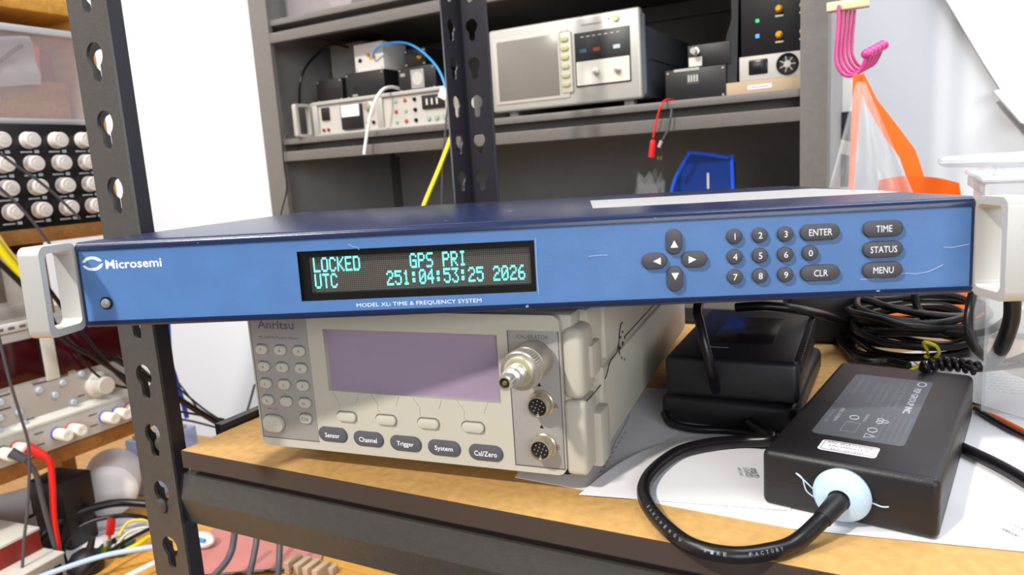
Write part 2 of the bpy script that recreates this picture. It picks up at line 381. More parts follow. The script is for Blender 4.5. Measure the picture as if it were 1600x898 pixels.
for row, s, c0 in ((0, 'LOCKED', 0), (0, 'GPS', 12), (0, 'PRI', 16), (1, 'UTC', 0), (1, '251:04:53:25', 9), (1, '2026', 22)):
    mb = MB()
    for i, ch in enumerate(s):
        for j, line in enumerate(G57[ch]):
            for k, b in enumerate(line):
                if b == '1':
                    x = -94.2+(c0+i)*4.11+k*.68; z = 29.9-row*8.2-j*1.05
                    mb.box(x, x+.56, 6.0, 6.25, z-.93, z)
    P(ds, 'glowing_text', mb, M_VFD, smooth=0)
P(ds, 'display_window', MB().box(-99.9, 17.3, 1.9, 2.3, 9.1, 33.8), mat('tinted_window', '20201f', .08, alpha=.10, spec=.5))
text(fp, 'MODEL XLi TIME & FREQUENCY SYSTEM', -40.9, .7, 5.75, 2.3, M_WHITEINK, 'lettering', w=62.4)
text(fp, 'Microsemi', -185.7, .7, 32.1, 4.6, M_WHITEINK, 'lettering', w=30, bold=.018)
def arcpts(cx, cz, rx, rz, a0, a1, n=16): return [(cx+rx*math.cos(math.radians(a0+(a1-a0)*i/n)), cz+rz*math.sin(math.radians(a0+(a1-a0)*i/n))) for i in range(n+1)]
lg = arcpts(-207.7, 32.8, 5.6, 3.8, 168, 18)+arcpts(-207.9, 33.0, 3.6, 2.2, 30, 160)
lg2 = arcpts(-207.7, 32.9, 5.6, 3.6, 192, 362)+arcpts(-207.9, 33.2, 4.1, 2.5, -25, -155)
for q in (lg, lg2):
    P(fp, 'emblem', plate('emblem', q, [], .08, M_WHITEINK, Matrix.Translation((0, .00066, 0)) @ FRONT), M_WHITEINK)
led = P(clk, 'power_lamp', MB().lathe([(3.3, 0), (3.3, .8), (2.7, 1.0)], (-202.9, .7, 12.4), (0, -1, 0), 24), M_BLK2)
P(led, 'lens', MB().lathe([(2.5, 0), (2.4, .9), (1.7, 1.7), (.6, 2.0)], (-202.9, 0, 12.4), (0, -1, 0), 24), mat('clear_grey_lens', 'a39f9c', .18, coat=.5))
def ckey(x, z, w, h, s, th, tw=None, name='key'):
    k = P(clk, name, key(x, z, w, h, 1, -1.7, .8), M_KEY)
    if s in ('up', 'down', 'left', 'right'):
        t = {'up': ((-1.75, -1.7), (1.75, -1.7), (0, 1.7)), 'down': ((-1.75, 1.7), (0, -1.7), (1.75, 1.7)), 'left': ((1.6, -1.7), (1.6, 1.7), (-1.9, 0)), 'right': ((-1.6, -1.7), (1.9, 0), (-1.6, 1.7))}[s]
        ox, oz = {'up': (0, -1), 'down': (0, 1.2), 'left': (1.2, 0), 'right': (-1.2, 0)}[s]
        P(k, 'legend', MB().prism([(x+ox+a, -1.7, z+oz+b) for a, b in t], (0, -.07, 0)), M_WHITEINK)
    else: text(k, s, x, -1.7, z, th, M_WHITEINK, 'legend', w=tw)
for x, z, w, h, s in ((82.8, 30.1, 7.4, 12.0, 'up'), (73.6, 21.4, 11.8, 7.6, 'left'), (92.0, 21.4, 11.8, 7.6, 'right'), (82.9, 12.6, 7.4, 12.0, 'down')): ckey(x, z, w, h, s, 2, name='arrow_key')
for i, (x, z) in enumerate([(110.4+11.4*(i % 3), 31.2-9.45*(i//3)) for i in range(9)]): ckey(x, z, 7.1, 7.1, str(i+1), 2.9)
ckey(144.2, 21.9, 7.1, 7.1, '0', 2.9)
ckey(148.5, 31.3, 17.4, 7.4, 'ENTER', 3, 10.2, 'function_key'); ckey(148.7, 12.5, 17.4, 7.4, 'CLR', 3, 6.2, 'function_key')
ckey(176.2, 31.5, 17.4, 7.4, 'TIME', 3, 7.0, 'function_key'); ckey(176.2, 22.1, 17.4, 7.4, 'STATUS', 3, 11.6, 'function_key'); ckey(176.2, 12.6, 17.4, 7.4, 'MENU', 3, 8.8, 'function_key')
def ring(y0, y1, z0, z1, r, n=6):
    out = []
    for cy, cz, a0 in ((y1-r, z1-r, 0), (y0+r, z1-r, 90), (y0+r, z0+r, 180), (y1-r, z0+r, 270)):
        for i in range(n+1): a = math.radians(a0+90*i/n); out.append((cy+r*math.cos(a), cz+r*math.sin(a)))
    return out
for x in (-221.3, 221.3):
    me = plate('handle', ring(-25, 1.2, -.3, 44.2, 4.5), [ring(-21.2, -1.4, 3.4, 40.6, 3)], 10.8, M_ALU, Matrix.Translation((x*MM, 0, 0)) @ SIDEY)
    P(clk, 'handle', me, M_ALU)
P(clk, 'top_sticker', MB().prism([(47, 76, 44), (214, 76, 44), (217, 108, 44), (206, 200, 44), (47, 200, 44)], (0, 0, .15)), M_FOIL)
for pts in ([(-57, .6, 35), (-53, .6, 34.2), (-48, .6, 34.4), (-46.6, .6, 31.5), (-44, .6, 31)][0:0] or [(-73.5, .5, 36.5), (-71, .5, 34.9), (-69.5, .5, 34.9), (-68.3, .5, 33.4)], [(167, .62, 8.4), (176, .62, 8.7), (186, .62, 10.4), (191, .62, 10.0), (197, .62, 10.8), (203, .62, 13.6)], [(18.3, .62, 7.6), (18.0, .62, 20), (18.2, .62, 35)], [(203, .62, 21.7), (207, .62, 21.3), (214, .62, 22.5)], [(43, .62, 24.9), (48, .62, 25.2), (52, .62, 25.1)]):
    P(fp, 'scratch', MB().tube(pts, .16, 4, smooth=3), M_DUST)
# ================================================================== POWER METER (frame M)
pmr = T('power_meter', 'pale grey benchtop power meter with a wide blank lilac screen, under the blue unit', 'meter', FM)
P(pmr, 'body', MB().box(3, 210, 20, 335, 13, 55.5, 3), M_BEIGE)
P(pmr, 'top_cover', MB().box(3, 210, 20, 335, 56.1, 98.2, 4), M_BEIGE)
LCDH = [(54.6, 50.2), (165, 49.6), (165, 87.2), (54.6, 87.6)]
bz = P(pmr, 'front_bezel', plate('front_bezel', ring(0, 200, 12, 98.4, 5), [LCDH], 5, M_BEIGE, Matrix.Translation((0, .0025, 0)) @ FRONT), M_BEIGE)
P(pmr, 'bezel_frame', MB().box(.3, 205, 5.0, 24, 12.4, 98.2, 2.5), M_BEIGE)
P(bz, 'screen_window', MB().box(54, 165.6, 3.0, 5.0, 49, 88), M_LCD)
P(bz, 'keypad_panel', MB().box(2.0, 43.6, -.25, .6, 17.6, 94.5, .2), M_BEIGE2)
P(bz, 'panel_line', MB().box(1.4, 44, -.12, .3, 17.0, 17.5).box(1.3, 1.8, -.12, .3, 17, 96), M_GREYINK)
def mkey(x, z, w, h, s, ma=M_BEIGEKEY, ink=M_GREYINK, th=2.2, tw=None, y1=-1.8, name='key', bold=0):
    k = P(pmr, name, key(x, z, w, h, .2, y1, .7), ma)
    P(k, 'key_shade_rim', key(x-.15, z+.25, w+1.1, h+1.1, .3, -.32, .02), mat('key_shade_grey', '6f6a63', .7) if ma is not M_OVAL else M_GREYINK)  # dark rim round each key, shadow put in as colour
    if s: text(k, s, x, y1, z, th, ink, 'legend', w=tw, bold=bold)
labs = ['7', '8', '9', '4', '5', '6', '1', '2', '3', '0', '.', '+/-']
for i, s in enumerate(labs):
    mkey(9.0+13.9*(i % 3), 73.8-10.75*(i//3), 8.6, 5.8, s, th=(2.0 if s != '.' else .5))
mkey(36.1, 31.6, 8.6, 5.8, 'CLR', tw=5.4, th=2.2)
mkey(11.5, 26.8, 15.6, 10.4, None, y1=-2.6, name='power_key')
text(bz, 'ON / OFF', 11.5, -.25, 36, 1.2, M_GREYINK, w=8)
text(bz, 'Anritsu', 21, -.25, 89.4, 5.2, M_PURPLEINK, w=27, bold=.02)
text(bz, 'ML2437A Power Meter', 22.5, -.25, 81.5, 1.6, M_GREYINK, w=30)
for x in (65.6, 92.5, 119.9, 147.6):
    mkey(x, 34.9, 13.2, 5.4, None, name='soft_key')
    P(bz, 'guide_line', MB().tube([(x-5, -.02, 39), (x-5, -.02, 44), (x-9, -.02, 49.5)], .16, 4, smooth=0).tube([(x+7, -.02, 43.5), (x+9.5, -.02, 49.5)], .16, 4, smooth=0), M_BEIGE2)
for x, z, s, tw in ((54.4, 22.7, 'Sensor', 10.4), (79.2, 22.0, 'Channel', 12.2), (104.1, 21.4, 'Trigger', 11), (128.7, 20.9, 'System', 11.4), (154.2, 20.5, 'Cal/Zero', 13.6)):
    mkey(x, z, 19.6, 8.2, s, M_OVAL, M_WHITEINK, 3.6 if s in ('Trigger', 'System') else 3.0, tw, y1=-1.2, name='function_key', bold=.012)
cpn = P(pmr, 'connector_panel', MB().box(171.6, 199.0, -.3, .6, 16, 90, .2), M_BEIGE2)
P(cpn, 'panel_outline', MB().box(199, 199.4, -.35, .3, 15.6, 90).box(171, 199.4, -.35, .3, 15.4, 15.8).box(171.1, 171.5, -.35, .3, 16, 90), M_GREYINK)
text(cpn, 'CALIBRATOR', 185.2, -.3, 86.9, 2.3, M_GREYINK, w=17.5)
text(cpn, 'A', 196.2, -.3, 50.4, 2.9, M_PURPLEINK); text(cpn, 'B', 196.2, -.3, 27.6, 2.9, M_PURPLEINK)
for z in (61.5, 38.6): P(cpn, 'index_mark', MB().prism([(186.3, -.3, z-1), (188.7, -.3, z-1), (187.5, -.3, z+1)], (0, -.1, 0)), M_SOCKET)
AX, AZ = 187.3, 76.2
cal = P(pmr, 'adapter', MB().lathe([(8.6, 0), (8.6, 2), (9.4, 2.4), (9.8, 3), (9.8, 17), (9.2, 17.6), (9.2, 19), (9.9, 19.4), (9.9, 26), (9.3, 26.8)], (AX, 0, AZ), (0, -1, 0), 40), M_STEELR, 'ground steel threaded adapter')
kn = MB()
for a in [6.28319*i/48 for i in range(48)]: kn.box(AX+9.8*math.cos(a)-.26, AX+9.8*math.cos(a)+.26, -25.4, -20, AZ+9.8*math.sin(a)-.26, AZ+9.8*math.sin(a)+.26)
o = P(cal, 'knurling', kn, M_STEEL); o['kind'] = 'stuff'
P(cal, 'brass_collar', MB().lathe([(7.6, 0), (7.6, 2.2), (6.2, 2.8)], (AX, -25.5, AZ), (0, -1, 0), 36), mat('pale_brass', 'd6cfae', .32, .8))
P(cal, 'coaxial_nose', MB().lathe([(4.6, 0), (4.6, 3), (5.2, 3.4), (5.2, 5.6), (3.9, 6.2), (3.9, 8), (4.7, 8.4), (4.7, 10.6), (3.1, 11.4), (3.1, 12.6), (3.7, 13), (3.7, 18.2), (3.4, 18.8), (2.6, 18.8), (2.5, 17)], (AX, -27, AZ), (0, -1, 0), 32), M_STEEL)
P(cal, 'insulator', MB().lathe([(2.5, 0), (2.5, .5)], (AX, -44.2, AZ), (0, -1, 0), 20), M_SOCKET)
P(cal, 'centre_pin', MB().lathe([(1.1, 0), (1.1, .6), (.6, .8)], (AX, -44.7, AZ), (0, -1, 0), 16), M_BRASS)
for z in (51.6, 28.2):
    c = P(pmr, 'sensor_socket', MB().lathe([(6.8, 0), (7.0, .5), (7.0, 1.6), (6.3, 2.2), (5.9, 7.4), (5.5, 7.9), (4.9, 7.9), (4.8, 4.0)], (188.4, 0, z), (0, -1, 0), 36), mat('nickel_ring', 'cfc6ac', .28, .8))
    P(c, 'insert', MB().lathe([(4.8, 0), (4.8, 6.6)], (188.4, 0, z), (0, -1, 0), 30), M_SOCKET)
    for i in range(12):
        a, r = (6.28319*i/8, 3.2) if i < 8 else (6.28319*(i-8)/4+.4, 1.4)
        P(c, 'pin', MB().lathe([(.32, 0), (.32, .7), (.15, .8)], (188.4+r*math.cos(a), -6.5, z+r*math.sin(a)), (0, -1, 0), 8), M_STEELR)
    P(c, 'key_tab', MB().box(187.8, 189.0, -7.6, -6.2, z-4.9, z-3.8, .2), M_STEEL)
P(pmr, 'corner_bumper', MB().box(199.5, 211.5, .5, 24, 53.2, 91.5, 5, 4), M_BEIGE)
P(pmr, 'corner_bumper', MB().box(199.5, 211.5, .5, 24, 12, 52.9, 3, 3), M_BEIGE)
P(pmr, 'side_rib', MB().box(206, 215.5, 16, 34, 11.4, 42, 1.5), M_BEIGE)
P(pmr, 'side_rib', MB().box(206, 213.5, 12, 30, 62, 80, 1.5), M_BEIGE)
P(pmr, 'side_rib', MB().box(206, 214.5, 27, 31, 50, 64, .8), M_BEIGE)
P(pmr, 'side_step', MB().box(205, 212.2, 44, 334, 64, 96, 1.2), M_BEIGE)
P(pmr, 'side_step', MB().box(205, 212.4, 34, 334, 14, 60, 1.2), M_BEIGE)
P(pmr, 'seam', MB().tube([(211.9, 2, 53.2), (212.1, 22, 53), (214, 34, 56.5), (212.7, 50, 60.5), (212.7, 66, 62), (212.7, 72, 66)], .3, 5).tube([(212.7, 88, 66), (212.5, 330, 66)], .3, 5), M_SOCKET)
for i, (y, z, r) in enumerate([(78, 68, 1.0), (84, 70, .8), (76, 62, 1.1), (83, 63, 1.4), (89, 65, .8), (79, 55, .9), (86, 52, .8)]): P(pmr, 'vent_hole', MB().cyl((212.2, y, z), (212.7, y, z), r, n=8), M_SOCKET)
P(pmr, 'vent_rim', MB().tube([(212.5, 74, 58), (212.5, 73, 64), (212.5, 75, 70), (212.5, 79, 75), (212.5, 84, 76)], .4, 5), M_SOCKET)
for x in (22, 190):
    for y in (34, 300): P(pmr, 'foot', MB().lathe([(8, 0), (8, 12.5)], (x, y, .5), (0, 0, 1), 20), M_BLK)
# ================================================================== PAPERS
def sheet(pts, z, label, curl=None, n=1):
    mb = MB(); w = [(p[0], p[1], z) for p in pts]
    mb.prism(w, (0, 0, .25)); return w, mb
W0 = None
def wpt(px, py, z=0): q = fz((Vector(), Matrix.Identity(3)), px, py, z); return (q.x, q.y)
# lowest sheet: left end tucked under the meter, front edge running right
p1 = [wpt(805, 746), wpt(1240, 826.5), (175, 500), (40, 560)]
S('paper_sheet', MB().prism([(x, y, .1) for x, y in p1], (0, 0, .25)), M_PAPER, 'white paper sheet whose left corner sticks out from under the meter front', 'paper', group=None)
p2 = [wpt(1239, 827.5), wpt(1640, 867), (330, 420), wpt(1530, 645), (250, 520), (150, 420)]
s2 = S('paper_sheet', MB().prism([(x, y, .45) for x, y in p2], (0, 0, .25)), M_PAPER, 'white paper sheet under the near power adapter reaching the right picture edge', 'paper')
def wtext(parent, s, px, py, h, ang, z, w=None, ma=M_INK):
    x, y = wpt(px, py, z)
    text(parent, s, x, y, z, h, ma, 'printed_text', w=w, rot=Matrix.Rotation(math.radians(ang), 4, 'Z'), depth=.05)
wtext(s2, 'PRIORITY', 1588, 836, 2.0, -70, .72); wtext(s2, 'MAIL', 1596, 826, 2.4, -70, .72); wtext(s2, 'RETAIL', 1578, 832, 1.6, -70, .72)
# upper curled letter, lit white, its near corner pointing left
c0, c1 = Vector((*wpt(905, 775), 0)), Vector((*wpt(1235, 797, 1), 0))
c2, c3 = Vector((96, 430, 0)), Vector((205, 470, 0))
def curl(u, v):
    a = c0.lerp(c1, u).lerp(c2.lerp(c3, u), v)
    return (a.x - 10*math.sin(v*3.1)*(1-u)*.2, a.y, 1.1+3.2*math.sin(math.pi*min(1, v*1.1))*(1-u)**1.5)
ltr = S('letter', MB().grid(curl, 18, 14, .25), M_PAPER, 'curled white letter marked paid, lying inside the thick cable loop', 'paper', smooth=60)
wtext(ltr, 'PAID', 1177, 738, 4.2, -98, 2.4, 11); wtext(ltr, 'US POSTAGE', 1166, 737, 2.2, -98, 2.4, 12); wtext(ltr, 'FIRST CLASS', 1156, 736, 1.6, -98, 2.6, 10)
p4 = [wpt(1420, 560), wpt(1470, 545), wpt(1640, 610), wpt(1650, 672), wpt(1500, 625)]
s4 = S('paper_sheet', MB().prism([(x, y, 1.2) for x, y in p4], (0, 0, .3)), M_PAPER, 'white printed sheet behind the near power adapter, at the right', 'paper')
for k in range(7): wtext(s4, 'lorem'[:0]+'- - -- --- -- - -- ---', 1560+k*6, 585+k*5, .9, -28, 1.5, 34)
p5 = [(x, y) for x, y in (wpt(1330, 560), wpt(1440, 548), wpt(1445, 570), wpt(1340, 585))]
S('paper_sheet', MB().prism([(x, y, .3) for x, y in p5], (0, 0, .25)), M_PAPER, 'small white slip under the coiled cables', 'paper')
# small scrap printed with tick marks that pokes out on the meter's right side
q5 = [wpt(935, 745), wpt(985, 650), wpt(1075, 660), wpt(1010, 715)]
s6 = S('paper_sheet', MB().prism([(x, y, .6) for x, y in q5], (0, 0, .2)), M_PAPER, 'grey-shaded paper beside the right flank of the meter with faint print', 'paper')
for k in range(9): wtext(s6, 'IIII I', 940+k*4.5, 736-k*7.5, 1.6, 60, .85)
# ================================================================== NEAR POWER ADAPTER
BA = math.radians(-36.6)
FB = (Vector((117.7, 337.6, .8)), rotz(BA))
ad = T('power_adapter', 'large flat black power adapter with slate rating label and pale blue glue', 'power adapter', FB)
P(ad, 'shell', MB().box(0, 76.5, 0, 172, 0, 28.6, 3.4, 4), M_BLK)
def plabel(poly, z, t=.12):
    return MB().prism([(x, y, z) for x, y in poly], (0, 0, t))
def rrect(x0, x1, y0, y1, r, n=5):
    return ring(x0, x1, y0, y1, r, n)
lb = P(ad, 'rating_label', plabel(rrect(14.8, 57.6, 33, 145.6, 3), 28.6), M_LABELGREY)
R90 = Matrix.Rotation(math.radians(-90), 4, 'Z')
LI = mat('pale_label_print', 'c9ccd0', .6); LI2 = mat('dim_label_print', '8d9299', .6)
def ltext(s, x, y, h, w, ma=LI, b=0): text(lb, s, x, y, 28.72, h, ma, 'printed_text', w=w, rot=R90, depth=.04, bold=b)
ltext('FSP GROUP INC.', 51.6, 105, 3.6, 48, LI, .03)
P(lb, 'emblem', (lambda m: m.prism([(52.5+2.6*math.cos(a), 138+5*math.sin(a), 28.72) for a in [i*.349 for i in range(18)]], (0, 0, .05)))(MB()), LI)
P(lb, 'emblem', (lambda m: m.prism([(52.5+1.7*math.cos(a), 138+3.6*math.sin(a), 28.75) for a in [i*.349 for i in range(18)]], (0, 0, .06)))(MB()), M_LABELGREY)
for k, (x, y, w, s) in enumerate([(45, 112, 52, 'AC ADAPTER  MODEL / MODELE'), (42, 112, 50, 'INPUT / ENTREE 100-240V ~ 50-60Hz'), (37.5, 110, 44, 'OUTPUT / SORTIE 19V DC'), (34, 110, 44, 'TOTAL OUTPUT POWER 230W MAX'), (30.5, 112, 40, 'EFFICIENCY LEVEL V'), (25, 122, 30, 'I.T.E. POWER SUPPLY'), (20.5, 120, 32, 'MADE IN CHINA')]):
    ltext(s, x, y, 1.7, w, LI2)
for k in range(6): ltext('CAUTION: FOR INDOOR USE ONLY - RISK OF SHOCK', 55.5-2.7*k, 56, 1.3, 38, LI2)
ltext('SPEC. E190414', 21.5, 66, 1.9, 22); ltext('R-41001188', 17.6, 62, 1.7, 20, LI2)
ltext('CLASS 2', 35, 66, 1.5, 12)
for x, y in ((29.5, 64), (41, 49)):
    P(lb, 'round_mark', (lambda m: m.tube([(x+2.2*math.cos(a), y+3.0*math.sin(a), 28.75) for a in [i*.5236 for i in range(12)]], .3, 4, closed=True, smooth=2))(MB()), LI)
P(lb, 'square_mark', MB().tube([(27, 42, 28.75), (34, 42, 28.75), (34, 56, 28.75), (27, 56, 28.75)], .22, 4, closed=True, smooth=0), LI2)
P(lb, 'triangle_mark', MB().tube([(39, 37, 28.75), (43.5, 40, 28.75), (39, 43, 28.75)], .3, 4, closed=True, smooth=0), LI)
P(lb, 'trefoil_mark', (lambda m: [m.tube([(43+dx+1.5*math.cos(a), 64+dy+1.8*math.sin(a), 28.75) for a in [i*.785 for i in range(8)]], .28, 4, closed=True, smooth=2) for dx, dy in ((1.6, 0), (-1, 2), (-1, -2))] and m)(MB()), LI)
st = P(ad, 'white_sticker', plabel(rrect(22.6, 48.6, 12.6, 26.2, 2), 28.6), M_PAPER)
for k, s in enumerate(('P/N: 9NA1200908', 'S/N: H00001376', 'D/C: 211510')):
    text(st, s, 35.6, 23.2-3.8*k, 28.72, 2.3, M_INK, 'printed_text', w=(20, 18, 14)[k], rot=Matrix.Identity(4), depth=.04)
P(st, 'border', MB().tube([(x, y, 28.74) for x, y in ((24, 14), (47.2, 14), (47.2, 24.9), (24, 24.9))], .22, 4, closed=True, smooth=0), M_INK)
P(ad, 'mould_seam', MB().prism([(x, y, 14.2) for x, y in ring(-.04, 76.54, -.04, 172.04, 3.4, 4)], (0, 0, .22)), M_SOCKET)
P(ad, 'glue_collar', MB().lathe([(10, -1), (12.2, 1), (12.8, 3.6), (11.6, 6.4), (8.6, 8.6), (5, 9.6), (4.6, 8)], (37.6, 0, 14.6), (0, -1, 0), 36), M_GLUE, 'pale blue blob of hot glue')
P(ad, 'glue_string', MB().tube([(26, -2, 13), (21, -3, 18), (17, -3, 21), (20, -3, 19), (22, -3, 13), (27, -3, 10)], .35, 5).tube([(49, -2, 13.6), (54, -2.5, 12.6), (57, -2.5, 13.2)], .35, 5), M_GLUE)
# thick lead leaving the glue, looping past the shelf edge and back to the far adapter
IDF = (Vector(), Matrix.Identity(3))
def bp(x, y, z): q = FB[0] + FB[1] @ Vector((x, y, z)); return tuple(q)
P(ad, 'strain_relief', MB().tube([(37.6, -2, 14.4), (37.2, -10, 14), (35.6, -17, 12.6), (33.6, -23, 10.6)], 4.6, 14, smooth=4, taper=lambda t: 1.06-.16*t), M_BLK, smooth=60)
lead = [bp(37.4, -8, 14)]+[bp(34.6, -21, 11.6)]
for x, y, z in ((1244, 848, 4.4), (1200, 863, 4.2), (1140, 868, 4.4), (1075, 851, 4.6), (1025, 808, 4.4), (1006, 770, 4.4), (1020, 738, 5), (1060, 708, 5.5), (1110, 695, 5.5), (1160, 690, 5)):
    q = fz(IDF, x, y, z); lead.append((q.x, q.y, z+.4))
lead.append((146, 402, 8)); lead.append((141, 424, 10))
cb = S('power_lead', MB().tube(lead, 3.75, 14), M_CABLE, 'thick black cable looping from the near adapter over the shelf edge', 'cable', smooth=60)
txt = 'SANCHENGU   WIRE   FACTORY'
def sub(i, t):
    A = [Vector(p) for p in lead]; a, b, c, d = A[i-1], A[i], A[i+1], A[i+2]
    p = .5*((2*b)+(c-a)*t+(2*a-5*b+4*c-d)*t*t+(3*b-a-3*c+d)*t**3)
    q = .5*((c-a)+2*(2*a-5*b+4*c-d)*t+3*(3*b-a-3*c+d)*t*t); return p, q.normalized()
for k, ch in enumerate(txt):
    if ch == ' ': continue
    s = 6.25-(k+.5)*3.6/len(txt); i = int(s); p, tg = sub(i, s-i); tg = -tg
    up = (EYEP-p).normalized(); up = (up-tg*up.dot(tg)).normalized(); v = up.cross(tg)
    Mr = Matrix(((tg.x, v.x, up.x, 0), (tg.y, v.y, up.y, 0), (tg.z, v.z, up.z, 0), (0, 0, 0, 1)))
    q = p+up*3.72
    text(cb, ch, q.x, q.y, q.z, 1.5, LI2, 'printed_text', w=1.3, rot=Mr, depth=.06)
q = [fz(IDF, x, y, 5) for x, y in ((1500, 697), (1550, 720), (1600, 748), (1680, 800))]
S('power_lead', MB().tube([(p.x, p.y, 4.6) for p in q], 3.2, 12), M_CABLE, 'straight black cable running off right from behind the near adapter', 'cable', smooth=60)
# ================================================================== FAR POWER ADAPTERS
FD = (Vector((93, 459, .4)), rotz(math.radians(-29)))
a2 = T('power_adapter', 'plain black power adapter at the bottom of the stack behind the looped cable', 'power adapter', FD)
P(a2, 'shell', MB().box(0, 84, 0, 150, 0, 19.4, 5, 3), M_BLK)
P(a2, 'lead', MB().tube([(3, -1, 7), (10, -10, 4), (26, -13, 3.4), (46, -9, 3.4), (62, -10, 3.4)], 2.6, 10), M_CABLE, smooth=60)
FE = (Vector((95.5, 455.7, 19.9)), rotz(math.radians(-26.5)))
a3 = T('power_adapter', 'ribbed-edge black power adapter on top of the stack, in the shade of the blue unit', 'power adapter', FE)
P(a3, 'shell', MB().box(0, 82, 0, 150, 0, 27, 4, 3), M_BLK)
P(a3, 'label_recess', MB().box(22, 62, 40, 120, 27, 27.3, .1), M_BLK2)
for i in range(34): P(a3, 'rib', MB().box(78.6, 83, 6+i*4.2, 8.2+i*4.2, 19, 27.6, .6, 1), M_BLK)
P(a3, 'printed_mark', MB().box(18, 36, 27.05, 28.6, 27, 27.1), LI2)
q = [fy((FE[0], FE[1]), x, y, yy) for x, y, yy in ((1118, 612, 0), (1112, 580, -10), (1103, 545, -12), (1095, 510, -8), (1090, 480, 0))]
P(a3, 'lead', MB().tube([(q[0].x, 2, q[0].z)]+[tuple(p) for p in q[1:]]+[(q[-1].x+3, 30, q[-1].z+6), (q[-1].x+20, 60, q[-1].z-4)], 3.0, 10), M_CABLE, smooth=60)
# ================================================================== GREY CABINET (frame C)
cbt = T('storage_cabinet', 'tall hammered-grey steel shelving cabinet standing against the white wall', 'cabinet', FC)
P(cbt, 'post', MB().box(0, 44, 0, 2.5, -940, 900).box(0, 2.5, 2.5, 40, -940, 900).box(41, 44, 2.5, 10, -940, 900), M_CAB)
P(cbt, 'post', MB().box(929, 960, 0, 2.5, -940, 900).box(957.5, 960, 2.5, 40, -940, 900), M_CAB)
P(cbt, 'post', MB().box(0, 40, 398, 400, -940, 900).box(0, 2.5, 362, 398, -940, 900), M_CAB)
P(cbt, 'post', MB().box(920, 960, 398, 400, -940, 900).box(957.5, 960, 362, 398, -940, 900), M_CAB)
P(cbt, 'side_panel', MB().box(2.5, 4.5, 40, 362, -900, 900), M_CABIN)
P(cbt, 'side_panel', MB().box(955.5, 957.5, 40, 362, -900, 900), M_CABIN)
P(cbt, 'back_panel', MB().box(4.5, 955.5, 396, 398, -900, 900), M_CABIN)
for z in (430, 222.5, -20, -300, -600, 700):
    b = P(cbt, 'shelf', MB().box(6, 953, 5, 394, z+12.5, z+22.5, .8), M_CAB)
    P(b, 'shelf_lip', MB().prism([(45, y, z+q) for y, q in ((0.5, -17), (0, -15), (0, -1.5), (1.5, 0), (36, 0), (36, 12.3), (38, 12.3), (38, -4), (34, -4), (34, -12), (8, -17))], (884, 0, 0)), M_CAB, smooth=20)
    P(b, 'shelf_lip', MB().box(6, 953, 380, 395, z-14, z+12), M_CABIN)
BZ = 245.1
def ci(px, py, d): q = fy(FC, px, py, d); return q.x, q.z
# --- rack instrument with handles
ri = T('rack_instrument', 'low silver rack instrument with white handles on the cabinet middle shelf', 'instrument', FC, (0, 30, BZ))
P(ri, 'body', MB().box(80, 438, 6, 330, 0, 60, 1), M_SILVER)
P(ri, 'front_frame', MB().box(98, 438, 0, 6, 0, 5, .8).box(98, 438, 0, 6, 55, 61, .8), M_SILVER)
P(ri, 'frame_bar', MB().box(98, 110, 0, 6, 5, 55, .8), M_SILVER)
P(ri, 'frame_bar', MB().box(246, 258, 0, 6, 5, 55, .8), M_SILVER)
P(ri, 'frame_bar', MB().box(392, 402, -4, 6, 3, 60, .8), M_SILVER)
P(ri, 'face_panel', MB().box(110, 246, 4.5, 6.4, 5, 55), M_PSU); P(ri, 'face_panel', MB().box(258, 438, 4.5, 6.4, 5, 55), M_PSU)
for x in (88, 414):
    P(ri, 'handle', plate('handle', ring(-34, 4, 1, 59, 4), [ring(-28, -1, 6, 54, 3)], 9, M_SILVER, Matrix.Translation((x*MM, 0, 0)) @ SIDEY), M_SILVER)
P(ri, 'power_switch', MB().box(118, 136, 1, 5, 28, 50, 1), M_BLK)
pm_ = P(ri, 'panel_meter', MB().box(166, 212, -2, 5, 8, 50, 1), M_BLK); P(pm_, 'dial', MB().box(169, 209, -3, -1.5, 29, 49, .5), M_WHITE)
P(ri, 'knob', MB().lathe([(8, 0), (8, 4), (6.5, 5), (6.5, 11), (5.5, 12)], (228, 5, 43), (0, -1, 0), 24), M_STEEL)
for i, (x, z) in enumerate([(119, 11), (130, 11), (222, 16), (234, 16), (232, 12)][:4]): P(ri, 'jack', MB().lathe([(3, 0), (3, 3), (1.5, 3.2)], (x, 5, z), (0, -1, 0), 12), (M_REDPAINT if i < 2 else M_BLK2))
gm = mat('dull_green_button', '8fb09f', .5); rm = mat('dull_red_button', 'a84c48', .5)
for r in range(3):
    for c_ in range(3):
        P(ri, 'toggle', MB().lathe([(3.4, 0), (3.4, 2), (1.8, 2.2), (1.6, 6 if c_ == 2 else 3)], (284+c_*20, 5, 46-r*17), (0, -1, 0), 12), (gm, rm, M_BLK2)[c_] if r % 2 == 0 else (rm, gm, M_BLK2)[c_])
tw = P(ri, 'thumbwheel', MB().box(340, 385, 1, 5, 28, 50, .6), M_BLK)
for k in range(3): P(tw, 'digit_wheel', MB().box(349+k*10, 352+k*10, .4, 1.2, 34, 44), M_PSUL)
for k in range(3): P(ri, 'button', MB().lathe([(4, 0), (4, 3), (3.3, 3.6)], (350+k*16, 5, 13), (0, -1, 0), 14), gm)
P(ri, 'slot', MB().box(420, 426, 3.6, 5, 26, 50), M_BLK)
IZ = BZ+61.2
